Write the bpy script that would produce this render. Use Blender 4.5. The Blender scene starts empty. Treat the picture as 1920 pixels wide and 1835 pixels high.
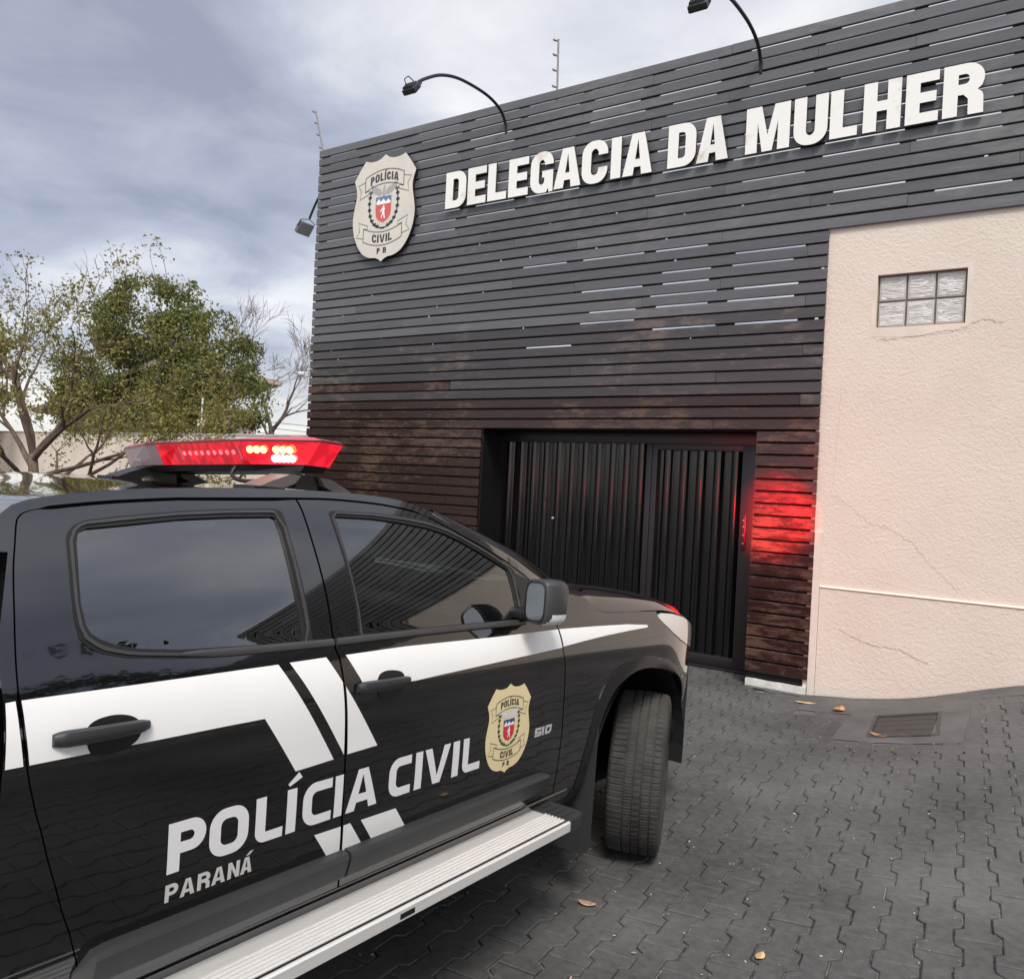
import bpy, bmesh, math, random
from mathutils import Vector, Matrix, Euler
from mathutils.geometry import delaunay_2d_cdt
from mathutils import noise as mnoise

scene = bpy.context.scene
COL = scene.collection
rad = math.radians
random.seed(7)

# ---------------------------------------------------------------- camera
CAM = Vector((7.936, -7.2717, 1.716))
YAW, PITCH, ROLL = rad(32.8997), rad(-0.4565), rad(2.869)


def camera_axes():
    fw = Vector((-math.sin(YAW) * math.cos(PITCH), math.cos(YAW) * math.cos(PITCH), math.sin(PITCH)))
    rt = Vector((math.cos(YAW), math.sin(YAW), 0))
    up = rt.cross(fw)
    c, s = math.cos(ROLL), math.sin(ROLL)
    return c * rt + s * up, -s * rt + c * up, fw


RT, UP, FW = camera_axes()
cd = bpy.data.cameras.new('camera')
cd.sensor_fit = 'HORIZONTAL'
cd.sensor_width = 36
cd.lens = 1500 / 1920 * 36
cd.clip_end = 3000
cam = bpy.data.objects.new('camera', cd)
COL.objects.link(cam)
m = Matrix.Identity(4)
for i in range(3):
    m[i][0], m[i][1], m[i][2], m[i][3] = RT[i], UP[i], -FW[i], CAM[i]
cam.matrix_world = m
scene.camera = cam

# ---------------------------------------------------------------- world, sun, exposure
SUN_DIR = Vector((0.40, -0.60, 0.95)).normalized()      # towards the sun
w = bpy.data.worlds.new('World')
scene.world = w
w.use_nodes = True
nt = w.node_tree
for n in list(nt.nodes):
    nt.nodes.remove(n)


def N(t, typ, **k):
    n = t.nodes.new(typ)
    for a, b in k.items():
        setattr(n, a, b)
    return n


out = N(nt, 'ShaderNodeOutputWorld')
bg = N(nt, 'ShaderNodeBackground')
bg.inputs[1].default_value = 0.1
sky = N(nt, 'ShaderNodeTexSky', sky_type='NISHITA')
sky.sun_disc = False
sky.sun_elevation = math.asin(SUN_DIR.z)
sky.sun_rotation = math.atan2(SUN_DIR.x, SUN_DIR.y)
sky.dust_density = 2.0
tc = N(nt, 'ShaderNodeTexCoord')
sep = N(nt, 'ShaderNodeSeparateXYZ')
nt.links.new(tc.outputs['Generated'], sep.inputs[0])
# flat cloud deck: direction projected on a plane overhead
zc = N(nt, 'ShaderNodeMath', operation='MAXIMUM'); zc.inputs[1].default_value = 0.0
nt.links.new(sep.outputs[2], zc.inputs[0])
za = N(nt, 'ShaderNodeMath', operation='ADD'); za.inputs[1].default_value = 0.16
nt.links.new(zc.outputs[0], za.inputs[0])
dv = N(nt, 'ShaderNodeVectorMath', operation='DIVIDE')
cmb = N(nt, 'ShaderNodeCombineXYZ')
for i in range(3):
    nt.links.new(za.outputs[0], cmb.inputs[i])
nt.links.new(tc.outputs['Generated'], dv.inputs[0])
nt.links.new(cmb.outputs[0], dv.inputs[1])
mp = N(nt, 'ShaderNodeMapping')
mp.inputs['Scale'].default_value = (1, 1, 0.0)
mp.inputs['Location'].default_value = (-5.948, 5.877, 0)
nt.links.new(dv.outputs[0], mp.inputs[0])
n1 = N(nt, 'ShaderNodeTexNoise'); n1.inputs['Scale'].default_value = 0.85; n1.inputs['Detail'].default_value = 3; n1.inputs['Roughness'].default_value = 0.45
n2 = N(nt, 'ShaderNodeTexNoise'); n2.inputs['Scale'].default_value = 2.4; n2.inputs['Detail'].default_value = 7; n2.inputs['Roughness'].default_value = 0.55
n2.inputs['Distortion'].default_value = 0.35
for n in (n1, n2):
    nt.links.new(mp.outputs[0], n.inputs['Vector'])
mx = N(nt, 'ShaderNodeMath', operation='MULTIPLY'); mx.inputs[1].default_value = 0.6
nt.links.new(n1.outputs[0], mx.inputs[0])
my = N(nt, 'ShaderNodeMath', operation='MULTIPLY_ADD'); my.inputs[1].default_value = 0.4
nt.links.new(n2.outputs[0], my.inputs[0]); nt.links.new(mx.outputs[0], my.inputs[2])
cr = N(nt, 'ShaderNodeValToRGB')
e = cr.color_ramp.elements
e[0].position = 0.37; e[0].color = (1.55, 1.68, 2.1, 1)
e[1].position = 0.66; e[1].color = (4.9, 4.85, 4.75, 1)
x_ = e.new(0.47); x_.color = (2.3, 2.45, 2.95, 1)
x_ = e.new(0.55); x_.color = (3.5, 3.55, 3.8, 1)
nt.links.new(my.outputs[0], cr.inputs[0])
# haze-bright horizon, all the way round
hz = N(nt, 'ShaderNodeMapRange'); hz.interpolation_type = 'SMOOTHSTEP'
hz.inputs['From Min'].default_value = 0.0; hz.inputs['From Max'].default_value = 0.17
hz.inputs['To Min'].default_value = 0.85; hz.inputs['To Max'].default_value = 0.0
nt.links.new(sep.outputs[2], hz.inputs[0])
mh = N(nt, 'ShaderNodeMix', data_type='RGBA'); mh.inputs['B'].default_value = (4.6, 4.5, 4.25, 1)
nt.links.new(hz.outputs[0], mh.inputs['Factor']); nt.links.new(cr.outputs[0], mh.inputs['A'])
dt = N(nt, 'ShaderNodeVectorMath', operation='DOT_PRODUCT'); dt.inputs[1].default_value = tuple(SUN_DIR)
nrmv = N(nt, 'ShaderNodeVectorMath', operation='NORMALIZE')
nt.links.new(tc.outputs['Generated'], nrmv.inputs[0]); nt.links.new(nrmv.outputs[0], dt.inputs[0])
gl = N(nt, 'ShaderNodeMapRange'); gl.interpolation_type = 'SMOOTHSTEP'
gl.inputs['From Min'].default_value = -0.1; gl.inputs['From Max'].default_value = 1.0
gl.inputs['To Min'].default_value = 1.0; gl.inputs['To Max'].default_value = 1.9
nt.links.new(dt.outputs['Value'], gl.inputs[0])
sc_ = N(nt, 'ShaderNodeVectorMath', operation='SCALE')
nt.links.new(mh.outputs['Result'], sc_.inputs[0]); nt.links.new(gl.outputs[0], sc_.inputs['Scale'])
ms = N(nt, 'ShaderNodeMix', data_type='RGBA'); ms.inputs['Factor'].default_value = 0.9
nt.links.new(sky.outputs[0], ms.inputs['A']); nt.links.new(sc_.outputs[0], ms.inputs['B'])
nt.links.new(ms.outputs['Result'], bg.inputs[0])
nt.links.new(bg.outputs[0], out.inputs[0])

sd = bpy.data.lights.new('sun', 'SUN')
sd.energy = 1.35
sd.angle = rad(16)
sd.color = (1.0, 0.95, 0.87)
so = bpy.data.objects.new('sun', sd)
COL.objects.link(so)
so.rotation_euler = SUN_DIR.to_track_quat('Z', 'Y').to_euler()
so.location = (14, -16, 20)
vs = scene.view_settings
vs.view_transform = 'Standard'
vs.look = 'None'
vs.exposure = 1.15
vs.gamma = 1
vs.use_curve_mapping = False
scene.render.resolution_x = 1024
scene.render.resolution_y = 978
scene.cycles.max_bounces = 6
scene.cycles.diffuse_bounces = 3
scene.cycles.glossy_bounces = 3
scene.cycles.transparent_max_bounces = 8

# ---------------------------------------------------------------- materials
MATS = {}


def P_(name):
    mt = bpy.data.materials.new(name)
    mt.use_nodes = True
    t = mt.node_tree
    return mt, t, t.nodes['Principled BSDF']


def mat(name, col, rough=0.6, metal=0.0, var=0.0, scale=8.0, bump=0.0, bscale=40.0, spec=0.5, coat=0.0, rvar=0.0, col2=None,
        stretch=(1, 1, 1), emit=None, estr=0.0, detail=5, coords='Object', objvar=0.0, lo=0.35, hi=0.65, coat_ior=1.5):
    if name in MATS:
        return MATS[name]
    mt, t, b = P_(name)
    b.inputs['Base Color'].default_value = (*col, 1)
    b.inputs['Roughness'].default_value = rough
    b.inputs['Metallic'].default_value = metal
    b.inputs['Specular IOR Level'].default_value = spec
    b.inputs['Coat Weight'].default_value = coat
    b.inputs['Coat Roughness'].default_value = 0.02
    b.inputs['Coat IOR'].default_value = coat_ior
    tcn = N(t, 'ShaderNodeTexCoord')
    mpn = N(t, 'ShaderNodeMapping')
    mpn.inputs['Scale'].default_value = stretch
    t.links.new(tcn.outputs[coords] if coords != 'World' else N(t, 'ShaderNodeNewGeometry').outputs['Position'], mpn.inputs[0])
    src = None
    if var > 0 or col2 or rvar > 0:
        nz = N(t, 'ShaderNodeTexNoise')
        nz.inputs['Scale'].default_value = scale
        nz.inputs['Detail'].default_value = detail
        nz.inputs['Roughness'].default_value = 0.6
        t.links.new(mpn.outputs[0], nz.inputs['Vector'])
        rp = N(t, 'ShaderNodeMapRange')
        rp.inputs['From Min'].default_value = lo
        rp.inputs['From Max'].default_value = hi
        t.links.new(nz.outputs[0], rp.inputs[0])
        mixn = N(t, 'ShaderNodeMix', data_type='RGBA')
        c2 = col2 if col2 else tuple(min(1, c * (1 + var)) for c in col)
        c1 = col if col2 else tuple(c * (1 - var) for c in col)
        mixn.inputs['A'].default_value = (*c1, 1)
        mixn.inputs['B'].default_value = (*c2, 1)
        t.links.new(rp.outputs[0], mixn.inputs['Factor'])
        src = mixn.outputs['Result']
        if rvar > 0:
            rr = N(t, 'ShaderNodeMapRange')
            rr.inputs['From Min'].default_value = 0.3
            rr.inputs['From Max'].default_value = 0.7
            rr.inputs['To Min'].default_value = max(0.02, rough - rvar)
            rr.inputs['To Max'].default_value = min(1, rough + rvar)
            t.links.new(nz.outputs[0], rr.inputs[0])
            t.links.new(rr.outputs[0], b.inputs['Roughness'])
    if objvar > 0:
        oi = N(t, 'ShaderNodeObjectInfo')
        rr = N(t, 'ShaderNodeMapRange')
        rr.inputs['To Min'].default_value = 1 - objvar
        rr.inputs['To Max'].default_value = 1 + objvar
        t.links.new(oi.outputs['Random'], rr.inputs[0])
        vm = N(t, 'ShaderNodeVectorMath', operation='SCALE')
        if src is None:
            vm.inputs[0].default_value = col
        else:
            t.links.new(src, vm.inputs[0])
        t.links.new(rr.outputs[0], vm.inputs['Scale'])
        src = vm.outputs[0]
    if src is not None:
        t.links.new(src, b.inputs['Base Color'])
    if bump > 0:
        nb = N(t, 'ShaderNodeTexNoise')
        nb.inputs['Scale'].default_value = bscale
        nb.inputs['Detail'].default_value = 4
        t.links.new(mpn.outputs[0], nb.inputs['Vector'])
        bn = N(t, 'ShaderNodeBump')
        bn.inputs['Strength'].default_value = min(1, bump)
        bn.inputs['Distance'].default_value = 0.01
        t.links.new(nb.outputs[0], bn.inputs['Height'])
        t.links.new(bn.outputs[0], b.inputs['Normal'])
    if emit:
        b.inputs['Emission Color'].default_value = (*emit, 1)
        b.inputs['Emission Strength'].default_value = estr
    MATS[name] = mt
    return mt


def wood(name, c1, c2, worn, wornamt, rough, rvar):
    """weathered painted board: long grain, per-board tone, worn patches"""
    mt, t, b = P_(name)
    pos = N(t, 'ShaderNodeNewGeometry')
    oi = N(t, 'ShaderNodeObjectInfo')
    off = N(t, 'ShaderNodeVectorMath', operation='SCALE'); off.inputs['Scale'].default_value = 37.0
    cx = N(t, 'ShaderNodeCombineXYZ')
    for i in range(3):
        t.links.new(oi.outputs['Random'], cx.inputs[i])
    t.links.new(cx.outputs[0], off.inputs[0])
    ad = N(t, 'ShaderNodeVectorMath', operation='ADD')
    t.links.new(pos.outputs['Position'], ad.inputs[0]); t.links.new(off.outputs[0], ad.inputs[1])
    m1 = N(t, 'ShaderNodeMapping'); m1.inputs['Scale'].default_value = (1.6, 10, 26)
    m2 = N(t, 'ShaderNodeMapping'); m2.inputs['Scale'].default_value = (5.0, 5, 15)
    m3 = N(t, 'ShaderNodeMapping'); m3.inputs['Scale'].default_value = (0.55, 1, 1.2)
    for mm in (m1, m2):
        t.links.new(ad.outputs[0], mm.inputs[0])
    t.links.new(pos.outputs['Position'], m3.inputs[0])
    g = N(t, 'ShaderNodeTexNoise'); g.inputs['Scale'].default_value = 1.0; g.inputs['Detail'].default_value = 6
    p = N(t, 'ShaderNodeTexNoise'); p.inputs['Scale'].default_value = 1.0; p.inputs['Detail'].default_value = 7; p.inputs['Roughness'].default_value = 0.7
    q = N(t, 'ShaderNodeTexNoise'); q.inputs['Scale'].default_value = 1.0; q.inputs['Detail'].default_value = 2
    t.links.new(m1.outputs[0], g.inputs['Vector']); t.links.new(m2.outputs[0], p.inputs['Vector']); t.links.new(m3.outputs[0], q.inputs['Vector'])
    mxa = N(t, 'ShaderNodeMix', data_type='RGBA')
    mxa.inputs['A'].default_value = (*c1, 1); mxa.inputs['B'].default_value = (*c2, 1)
    t.links.new(g.outputs[0], mxa.inputs['Factor'])
    # worn = fine * broad
    ml = N(t, 'ShaderNodeMath', operation='MULTIPLY')
    t.links.new(p.outputs[0], ml.inputs[0]); t.links.new(q.outputs[0], ml.inputs[1])
    rw = N(t, 'ShaderNodeMapRange'); rw.inputs['From Min'].default_value = 0.27; rw.inputs['From Max'].default_value = 0.36
    rw.inputs['To Max'].default_value = wornamt
    t.links.new(ml.outputs[0], rw.inputs[0])
    mxb = N(t, 'ShaderNodeMix', data_type='RGBA')
    mxb.inputs['B'].default_value = (*worn, 1)
    t.links.new(rw.outputs[0], mxb.inputs['Factor']); t.links.new(mxa.outputs['Result'], mxb.inputs['A'])
    rr = N(t, 'ShaderNodeMapRange'); rr.inputs['To Min'].default_value = 0.8; rr.inputs['To Max'].default_value = 1.2
    t.links.new(oi.outputs['Random'], rr.inputs[0])
    vm = N(t, 'ShaderNodeVectorMath', operation='SCALE')
    t.links.new(mxb.outputs['Result'], vm.inputs[0]); t.links.new(rr.outputs[0], vm.inputs['Scale'])
    t.links.new(vm.outputs[0], b.inputs['Base Color'])
    ro = N(t, 'ShaderNodeMapRange'); ro.inputs['From Min'].default_value = 0.3; ro.inputs['From Max'].default_value = 0.7
    ro.inputs['To Min'].default_value = rough - rvar; ro.inputs['To Max'].default_value = rough + rvar
    t.links.new(p.outputs[0], ro.inputs[0]); t.links.new(ro.outputs[0], b.inputs['Roughness'])
    bn = N(t, 'ShaderNodeBump'); bn.inputs['Strength'].default_value = 0.5; bn.inputs['Distance'].default_value = 0.004
    t.links.new(p.outputs[0], bn.inputs['Height']); t.links.new(bn.outputs[0], b.inputs['Normal'])
    MATS[name] = mt
    return mt


def glass(name, tint, refl=1.0, rough=0.0, ior=1.5):
    mt = bpy.data.materials.new(name); mt.use_nodes = True
    t = mt.node_tree
    for n in list(t.nodes):
        t.nodes.remove(n)
    o = N(t, 'ShaderNodeOutputMaterial')
    fr = N(t, 'ShaderNodeFresnel'); fr.inputs[0].default_value = ior
    ml = N(t, 'ShaderNodeMath', operation='MULTIPLY'); ml.inputs[1].default_value = refl; ml.use_clamp = True
    t.links.new(fr.outputs[0], ml.inputs[0])
    tr = N(t, 'ShaderNodeBsdfTransparent'); tr.inputs[0].default_value = (*tint, 1)
    gl = N(t, 'ShaderNodeBsdfGlossy'); gl.inputs['Roughness'].default_value = rough
    mxn = N(t, 'ShaderNodeMixShader')
    t.links.new(ml.outputs[0], mxn.inputs[0]); t.links.new(tr.outputs[0], mxn.inputs[1]); t.links.new(gl.outputs[0], mxn.inputs[2])
    t.links.new(mxn.outputs[0], o.inputs[0])
    MATS[name] = mt
    return mt


paint = mat('black car paint', (0.003, 0.003, 0.0034), 0.10, spec=0.4, coat=1.0, coat_ior=1.62)
vinyl = mat('white vinyl', (0.84, 0.83, 0.81), 0.45, var=0.02, scale=3)
letter_m = mat('white vinyl lettering', (0.80, 0.79, 0.78), 0.4)
rubber = mat('black rubber seal', (0.007, 0.007, 0.007), 0.5)
trim = mat('satin grey trim', (0.045, 0.043, 0.042), 0.33, var=0.1, scale=20)
plastic = mat('dark grey plastic', (0.030, 0.031, 0.032), 0.5, bump=0.12, bscale=400, var=0.12, scale=6)
plastic_b = mat('black plastic', (0.008, 0.008, 0.009), 0.35)
inner = mat('cab interior', (0.02, 0.02, 0.021), 0.8)
seat_m = mat('seat cloth', (0.05, 0.05, 0.052), 0.9)
tint = glass('tinted window glass', (0.24, 0.26, 0.26), 4.4)
tint_f = glass('green tinted front glass', (0.36, 0.44, 0.42), 3.2)
wsg = glass('windscreen glass', (0.5, 0.55, 0.53), 1.2)
alu = mat('brushed aluminium', (0.86, 0.84, 0.81), 0.36, metal=0.45, var=0.05, scale=30, stretch=(0.3, 6, 6), coords='Object')
chrome = mat('chrome badge', (0.80, 0.80, 0.81), 0.25, metal=0.5)
tyre_m = mat('tyre rubber', (0.028, 0.026, 0.024), 0.85, col2=(0.056, 0.051, 0.046), scale=9, bump=0.2, bscale=120)
rim_m = mat('alloy rim', (0.45, 0.45, 0.46), 0.3, metal=0.9)
hl_m = mat('headlight lens', (0.62, 0.60, 0.57), 0.08, coat=1.0)
sig_m = mat('turn signal lens', (0.78, 0.76, 0.73), 0.12, coat=1.0)
mirror_m = mat('mirror glass', (0.6, 0.62, 0.62), 0.02, metal=1.0)
cream = mat('cream crest vinyl', (0.83, 0.70, 0.40), 0.4)
crest_w = mat('aged white crest panel', (0.62, 0.58, 0.50), 0.5, var=0.06, scale=3)
ink = mat('dark print', (0.035, 0.032, 0.028), 0.5)
ink_l = mat('thin print line', (0.16, 0.14, 0.10), 0.5)
grn = mat('laurel green', (0.055, 0.10, 0.05), 0.5)
grn_f = mat('faded laurel', (0.06, 0.085, 0.065), 0.5)
redc = mat('arms red', (0.65, 0.035, 0.05), 0.45)
redf = mat('faded arms red', (0.62, 0.10, 0.08), 0.5)
bluec = mat('arms blue', (0.03, 0.07, 0.25), 0.45)
bluef = mat('faded arms blue', (0.11, 0.19, 0.34), 0.5)
birdw = mat('bird pale', (0.68, 0.68, 0.72), 0.5)
birdf = mat('bird faded', (0.36, 0.35, 0.33), 0.5)
figw = mat('figure white', (0.85, 0.82, 0.80), 0.5)

wood_u = wood('grey weathered board', (0.078, 0.078, 0.084), (0.120, 0.120, 0.126), (0.22, 0.195, 0.17), 0.3, 0.45, 0.15)
wood_m = wood('board half stained', (0.036, 0.031, 0.032), (0.066, 0.061, 0.062), (0.19, 0.15, 0.12), 0.55, 0.36, 0.16)
wood_l = wood('dark red-brown varnished board', (0.018, 0.0075, 0.0065), (0.034, 0.014, 0.011), (0.13, 0.075, 0.05), 0.6, 0.25, 0.13)
dark = mat('black backing', (0.006, 0.006, 0.006), 0.9)
batten_m = mat('black timber batten', (0.006, 0.005, 0.005), 0.8)
gate_m = mat('black enamel gate', (0.0035, 0.0035, 0.004), 0.17, spec=0.5, rvar=0.06, var=0.2, scale=3, stretch=(1, 1, 0.2))
steel = mat('black steel', (0.010, 0.010, 0.011), 0.4)
lamp_m = mat('floodlight body', (0.03, 0.032, 0.033), 0.45)
lampg_m = mat('grey floodlight body', (0.12, 0.125, 0.115), 0.5)
white_pl = mat('white painted plaster', (0.62, 0.60, 0.55), 0.85, var=0.15, scale=9, bump=0.6, bscale=60)
post_m = mat('galvanised post', (0.30, 0.29, 0.28), 0.5, metal=0.4)
letter_f = mat('white sign letter', (0.82, 0.80, 0.75), 0.55, var=0.05, scale=4, col2=(0.60, 0.50, 0.38), lo=0.60, hi=0.80)
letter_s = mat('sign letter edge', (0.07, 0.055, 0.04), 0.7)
cctv_m = mat('white camera body', (0.55, 0.55, 0.54), 0.4)


def stucco():
    mt, t, b = P_('beige roughcast')
    b.inputs['Roughness'].default_value = 0.9
    b.inputs['Specular IOR Level'].default_value = 0.2
    g = N(t, 'ShaderNodeNewGeometry')
    n1 = N(t, 'ShaderNodeTexNoise'); n1.inputs['Scale'].default_value = 1.4; n1.inputs['Detail'].default_value = 5
    n2 = N(t, 'ShaderNodeTexNoise'); n2.inputs['Scale'].default_value = 40; n2.inputs['Detail'].default_value = 3; n2.inputs['Distortion'].default_value = 0.8
    for n in (n1, n2):
        t.links.new(g.outputs['Position'], n.inputs['Vector'])
    mxn = N(t, 'ShaderNodeMix', data_type='RGBA')
    mxn.inputs['A'].default_value = (0.67, 0.575, 0.490, 1); mxn.inputs['B'].default_value = (0.70, 0.615, 0.525, 1)
    rp = N(t, 'ShaderNodeMapRange'); rp.inputs['From Min'].default_value = 0.38; rp.inputs['From Max'].default_value = 0.62
    t.links.new(n1.outputs[0], rp.inputs[0]); t.links.new(rp.outputs[0], mxn.inputs['Factor'])
    t.links.new(mxn.outputs['Result'], b.inputs['Base Color'])
    bn = N(t, 'ShaderNodeBump'); bn.inputs['Strength'].default_value = 0.55; bn.inputs['Distance'].default_value = 0.012
    t.links.new(n2.outputs[0], bn.inputs['Height']); t.links.new(bn.outputs[0], b.inputs['Normal'])
    MATS['beige roughcast'] = mt
    return mt


stucco_m = stucco()
stucco_s = mat('beige smooth render', (0.685, 0.595, 0.508), 0.85, var=0.05, scale=5, bump=0.25, bscale=35, coords='World')
crack_m = mat('crack in render', (0.47, 0.38, 0.31), 0.9)
ledge_m = mat('pale render ledge', (0.70, 0.62, 0.53), 0.85)


def paver_mat():
    mt, t, b = P_('dark painted paver')
    g = N(t, 'ShaderNodeNewGeometry')
    n1 = N(t, 'ShaderNodeTexNoise'); n1.inputs['Scale'].default_value = 1.1; n1.inputs['Detail'].default_value = 4
    n2 = N(t, 'ShaderNodeTexNoise'); n2.inputs['Scale'].default_value = 26; n2.inputs['Detail'].default_value = 6; n2.inputs['Roughness'].default_value = 0.7
    n3 = N(t, 'ShaderNodeTexNoise'); n3.inputs['Scale'].default_value = 260; n3.inputs['Detail'].default_value = 3
    for n in (n1, n2, n3):
        t.links.new(g.outputs['Position'], n.inputs['Vector'])
    a = N(t, 'ShaderNodeMath', operation='MULTIPLY_ADD'); a.inputs[1].default_value = 0.55
    t.links.new(n1.outputs[0], a.inputs[0])
    c = N(t, 'ShaderNodeMath', operation='MULTIPLY'); c.inputs[1].default_value = 0.45
    t.links.new(n2.outputs[0], c.inputs[0]); t.links.new(c.outputs[0], a.inputs[2])
    r = N(t, 'ShaderNodeMapRange'); r.inputs['From Min'].default_value = 0.36; r.inputs['From Max'].default_value = 0.64
    t.links.new(a.outputs[0], r.inputs[0])
    mxn = N(t, 'ShaderNodeMix', data_type='RGBA')
    mxn.inputs['A'].default_value = (0.050, 0.0485, 0.047, 1); mxn.inputs['B'].default_value = (0.128, 0.125, 0.121, 1)
    t.links.new(r.outputs[0], mxn.inputs['Factor']); t.links.new(mxn.outputs['Result'], b.inputs['Base Color'])
    b.inputs['Roughness'].default_value = 0.7
    b.inputs['Specular IOR Level'].default_value = 0.35
    bn = N(t, 'ShaderNodeBump'); bn.inputs['Strength'].default_value = 0.35; bn.inputs['Distance'].default_value = 0.003
    t.links.new(n3.outputs[0], bn.inputs['Height']); t.links.new(bn.outputs[0], b.inputs['Normal'])
    MATS['dark painted paver'] = mt
    return mt


paver_m = paver_mat()
ground_m = mat('dark cement', (0.100, 0.096, 0.093), 0.85, var=0.2, scale=3, bump=0.3, bscale=80, coords='World')
joint_m = mat('gritty joint', (0.20, 0.185, 0.165), 0.95, col2=(0.035, 0.033, 0.031), scale=9, coords='World', lo=0.42, hi=0.56)

# ---------------------------------------------------------------- mesh helpers


def link(o, parent=None):
    COL.objects.link(o)
    if parent:
        o.parent = parent
    return o


def tag(o, label=None, cat=None, group=None, kind=None):
    if label: o['label'] = label
    if cat: o['category'] = cat
    if group: o['group'] = group
    if kind: o['kind'] = kind
    return o


def empty(name, loc=(0, 0, 0), rot=None):
    o = bpy.data.objects.new(name, None)
    o.empty_display_size = 0.2
    COL.objects.link(o)
    o.location = loc
    if rot: o.rotation_euler = rot
    return o


def mesh(name, vs_, fs, ma, parent=None, smooth=False, normals=None):
    me = bpy.data.meshes.new(name)
    me.from_pydata([tuple(v) for v in vs_], [], fs)
    if isinstance(ma, (list, tuple)):
        for q in ma: me.materials.append(q)
    else:
        me.materials.append(ma)
    if smooth:
        me.polygons.foreach_set('use_smooth', [True] * len(me.polygons))
    if normals:
        me.normals_split_custom_set_from_vertices(normals)
    me.update()
    return link(bpy.data.objects.new(name, me), parent)


class MB:
    """collects primitive shapes into one mesh"""
    def __init__(s):
        s.v = []; s.f = []

    def add(s, vs_, fs):
        o = len(s.v); s.v += [tuple(x) for x in vs_]; s.f += [tuple(i + o for i in f) for f in fs]
        return s

    def box(s, x0, x1, y0, y1, z0, z1, c=0.0, M=None):
        if c <= 0:
            vs_ = [(x0, y0, z0), (x1, y0, z0), (x1, y1, z0), (x0, y1, z0), (x0, y0, z1), (x1, y0, z1), (x1, y1, z1), (x0, y1, z1)]
            fs = [(0, 3, 2, 1), (4, 5, 6, 7), (0, 1, 5, 4), (1, 2, 6, 5), (2, 3, 7, 6), (3, 0, 4, 7)]
        else:
            bm = bmesh.new()
            bmesh.ops.create_cube(bm, size=1)
            for v in bm.verts:
                v.co = Vector((x0 + (v.co.x + .5) * (x1 - x0), y0 + (v.co.y + .5) * (y1 - y0), z0 + (v.co.z + .5) * (z1 - z0)))
            bmesh.ops.bevel(bm, geom=bm.edges[:], offset=c, segments=2, profile=0.6, affect='EDGES')
            bm.verts.index_update()
            vs_ = [v.co.copy() for v in bm.verts]; fs = [tuple(v.index for v in f.verts) for f in bm.faces]
            bm.free()
        if M: vs_ = [M @ Vector(v) for v in vs_]
        return s.add(vs_, fs)

    def tube(s, pts, r, n=8, cap=True):
        pts = [Vector(p) for p in pts]
        rr = r if isinstance(r, (list, tuple)) else [r] * len(pts)
        vs_, fs = [], []
        prev = None
        for i, p in enumerate(pts):
            d = (pts[min(i + 1, len(pts) - 1)] - pts[max(i - 1, 0)]).normalized()
            if prev is None:
                a = d.orthogonal().normalized()
            else:
                a = (prev - d * prev.dot(d))
                a = a.normalized() if a.length > 1e-6 else d.orthogonal().normalized()
            prev = a
            b = d.cross(a)
            for k in range(n):
                t = 2 * math.pi * k / n
                vs_.append(p + (a * math.cos(t) + b * math.sin(t)) * rr[i])
        for i in range(len(pts) - 1):
            for k in range(n):
                k2 = (k + 1) % n
                fs.append((i * n + k, i * n + k2, (i + 1) * n + k2, (i + 1) * n + k))
        if cap:
            fs.append(tuple(range(n - 1, -1, -1))); fs.append(tuple((len(pts) - 1) * n + k for k in range(n)))
        return s.add(vs_, fs)

    def prism(s, loop, d0, d1, axis=1):
        """extrude a 2D loop (u,v) between d0 and d1 along an axis (u,v are the other two)"""
        n = len(loop)

        def pt(u, v, d):
            return (d, u, v) if axis == 0 else ((u, d, v) if axis == 1 else (u, v, d))
        vs_ = [pt(u, v, d0) for u, v in loop] + [pt(u, v, d1) for u, v in loop]
        fs = [tuple(range(n)), tuple(range(2 * n - 1, n - 1, -1))]
        for i in range(n):
            j = (i + 1) % n
            fs.append((i, i + n, j + n, j))
        return s.add(vs_, fs)

    def build(s, name, ma, parent=None, smooth=False, angle=None):
        o = mesh(name, s.v, s.f, ma, parent, smooth)
        if angle is not None:
            o.data.polygons.foreach_set('use_smooth', [True] * len(o.data.polygons))
            o.data.set_sharp_from_angle(angle=rad(angle))
        return o


def copy_tree(o, parent=None):
    c = o.copy()
    COL.objects.link(c)
    c.parent = parent
    for ch in list(o.children):
        copy_tree(ch, c)
    return c


def catmull(pts, n=4, closed=False):
    P = [Vector(p) for p in pts]
    res = []
    L = len(P)
    rng = range(L if closed else L - 1)
    for i in rng:
        if closed:
            a, b, c, d = P[i - 1], P[i], P[(i + 1) % L], P[(i + 2) % L]
        else:
            a, b, c, d = P[max(i - 1, 0)], P[i], P[i + 1], P[min(i + 2, L - 1)]
        for k in range(n):
            t = k / n
            res.append(0.5 * ((2 * b) + (c - a) * t + (2 * a - 5 * b + 4 * c - d) * t * t + (3 * b - a - 3 * c + d) * t ** 3))
    if not closed: res.append(P[-1])
    return [tuple(r) for r in res]


def inside(x, y, loops):
    c = False
    for lp in loops:
        n = len(lp); j = n - 1
        for i in range(n):
            xi, yi = lp[i]; xj, yj = lp[j]
            if (yi > y) != (yj > y) and x < (xj - xi) * (y - yi) / (yj - yi) + xi:
                c = not c
            j = i
    return c


def area(lp):
    return 0.5 * sum(lp[i - 1][0] * lp[i][1] - lp[i][0] * lp[i - 1][1] for i in range(len(lp)))


def resample(lp, step):
    r = []
    n = len(lp)
    for i in range(n):
        a, b = lp[i], lp[(i + 1) % n]
        L = math.hypot(b[0] - a[0], b[1] - a[1])
        k = max(1, int(math.ceil(L / step)))
        for q in range(k):
            t = q / k
            r.append((a[0] + (b[0] - a[0]) * t, a[1] + (b[1] - a[1]) * t))
    return r


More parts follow.
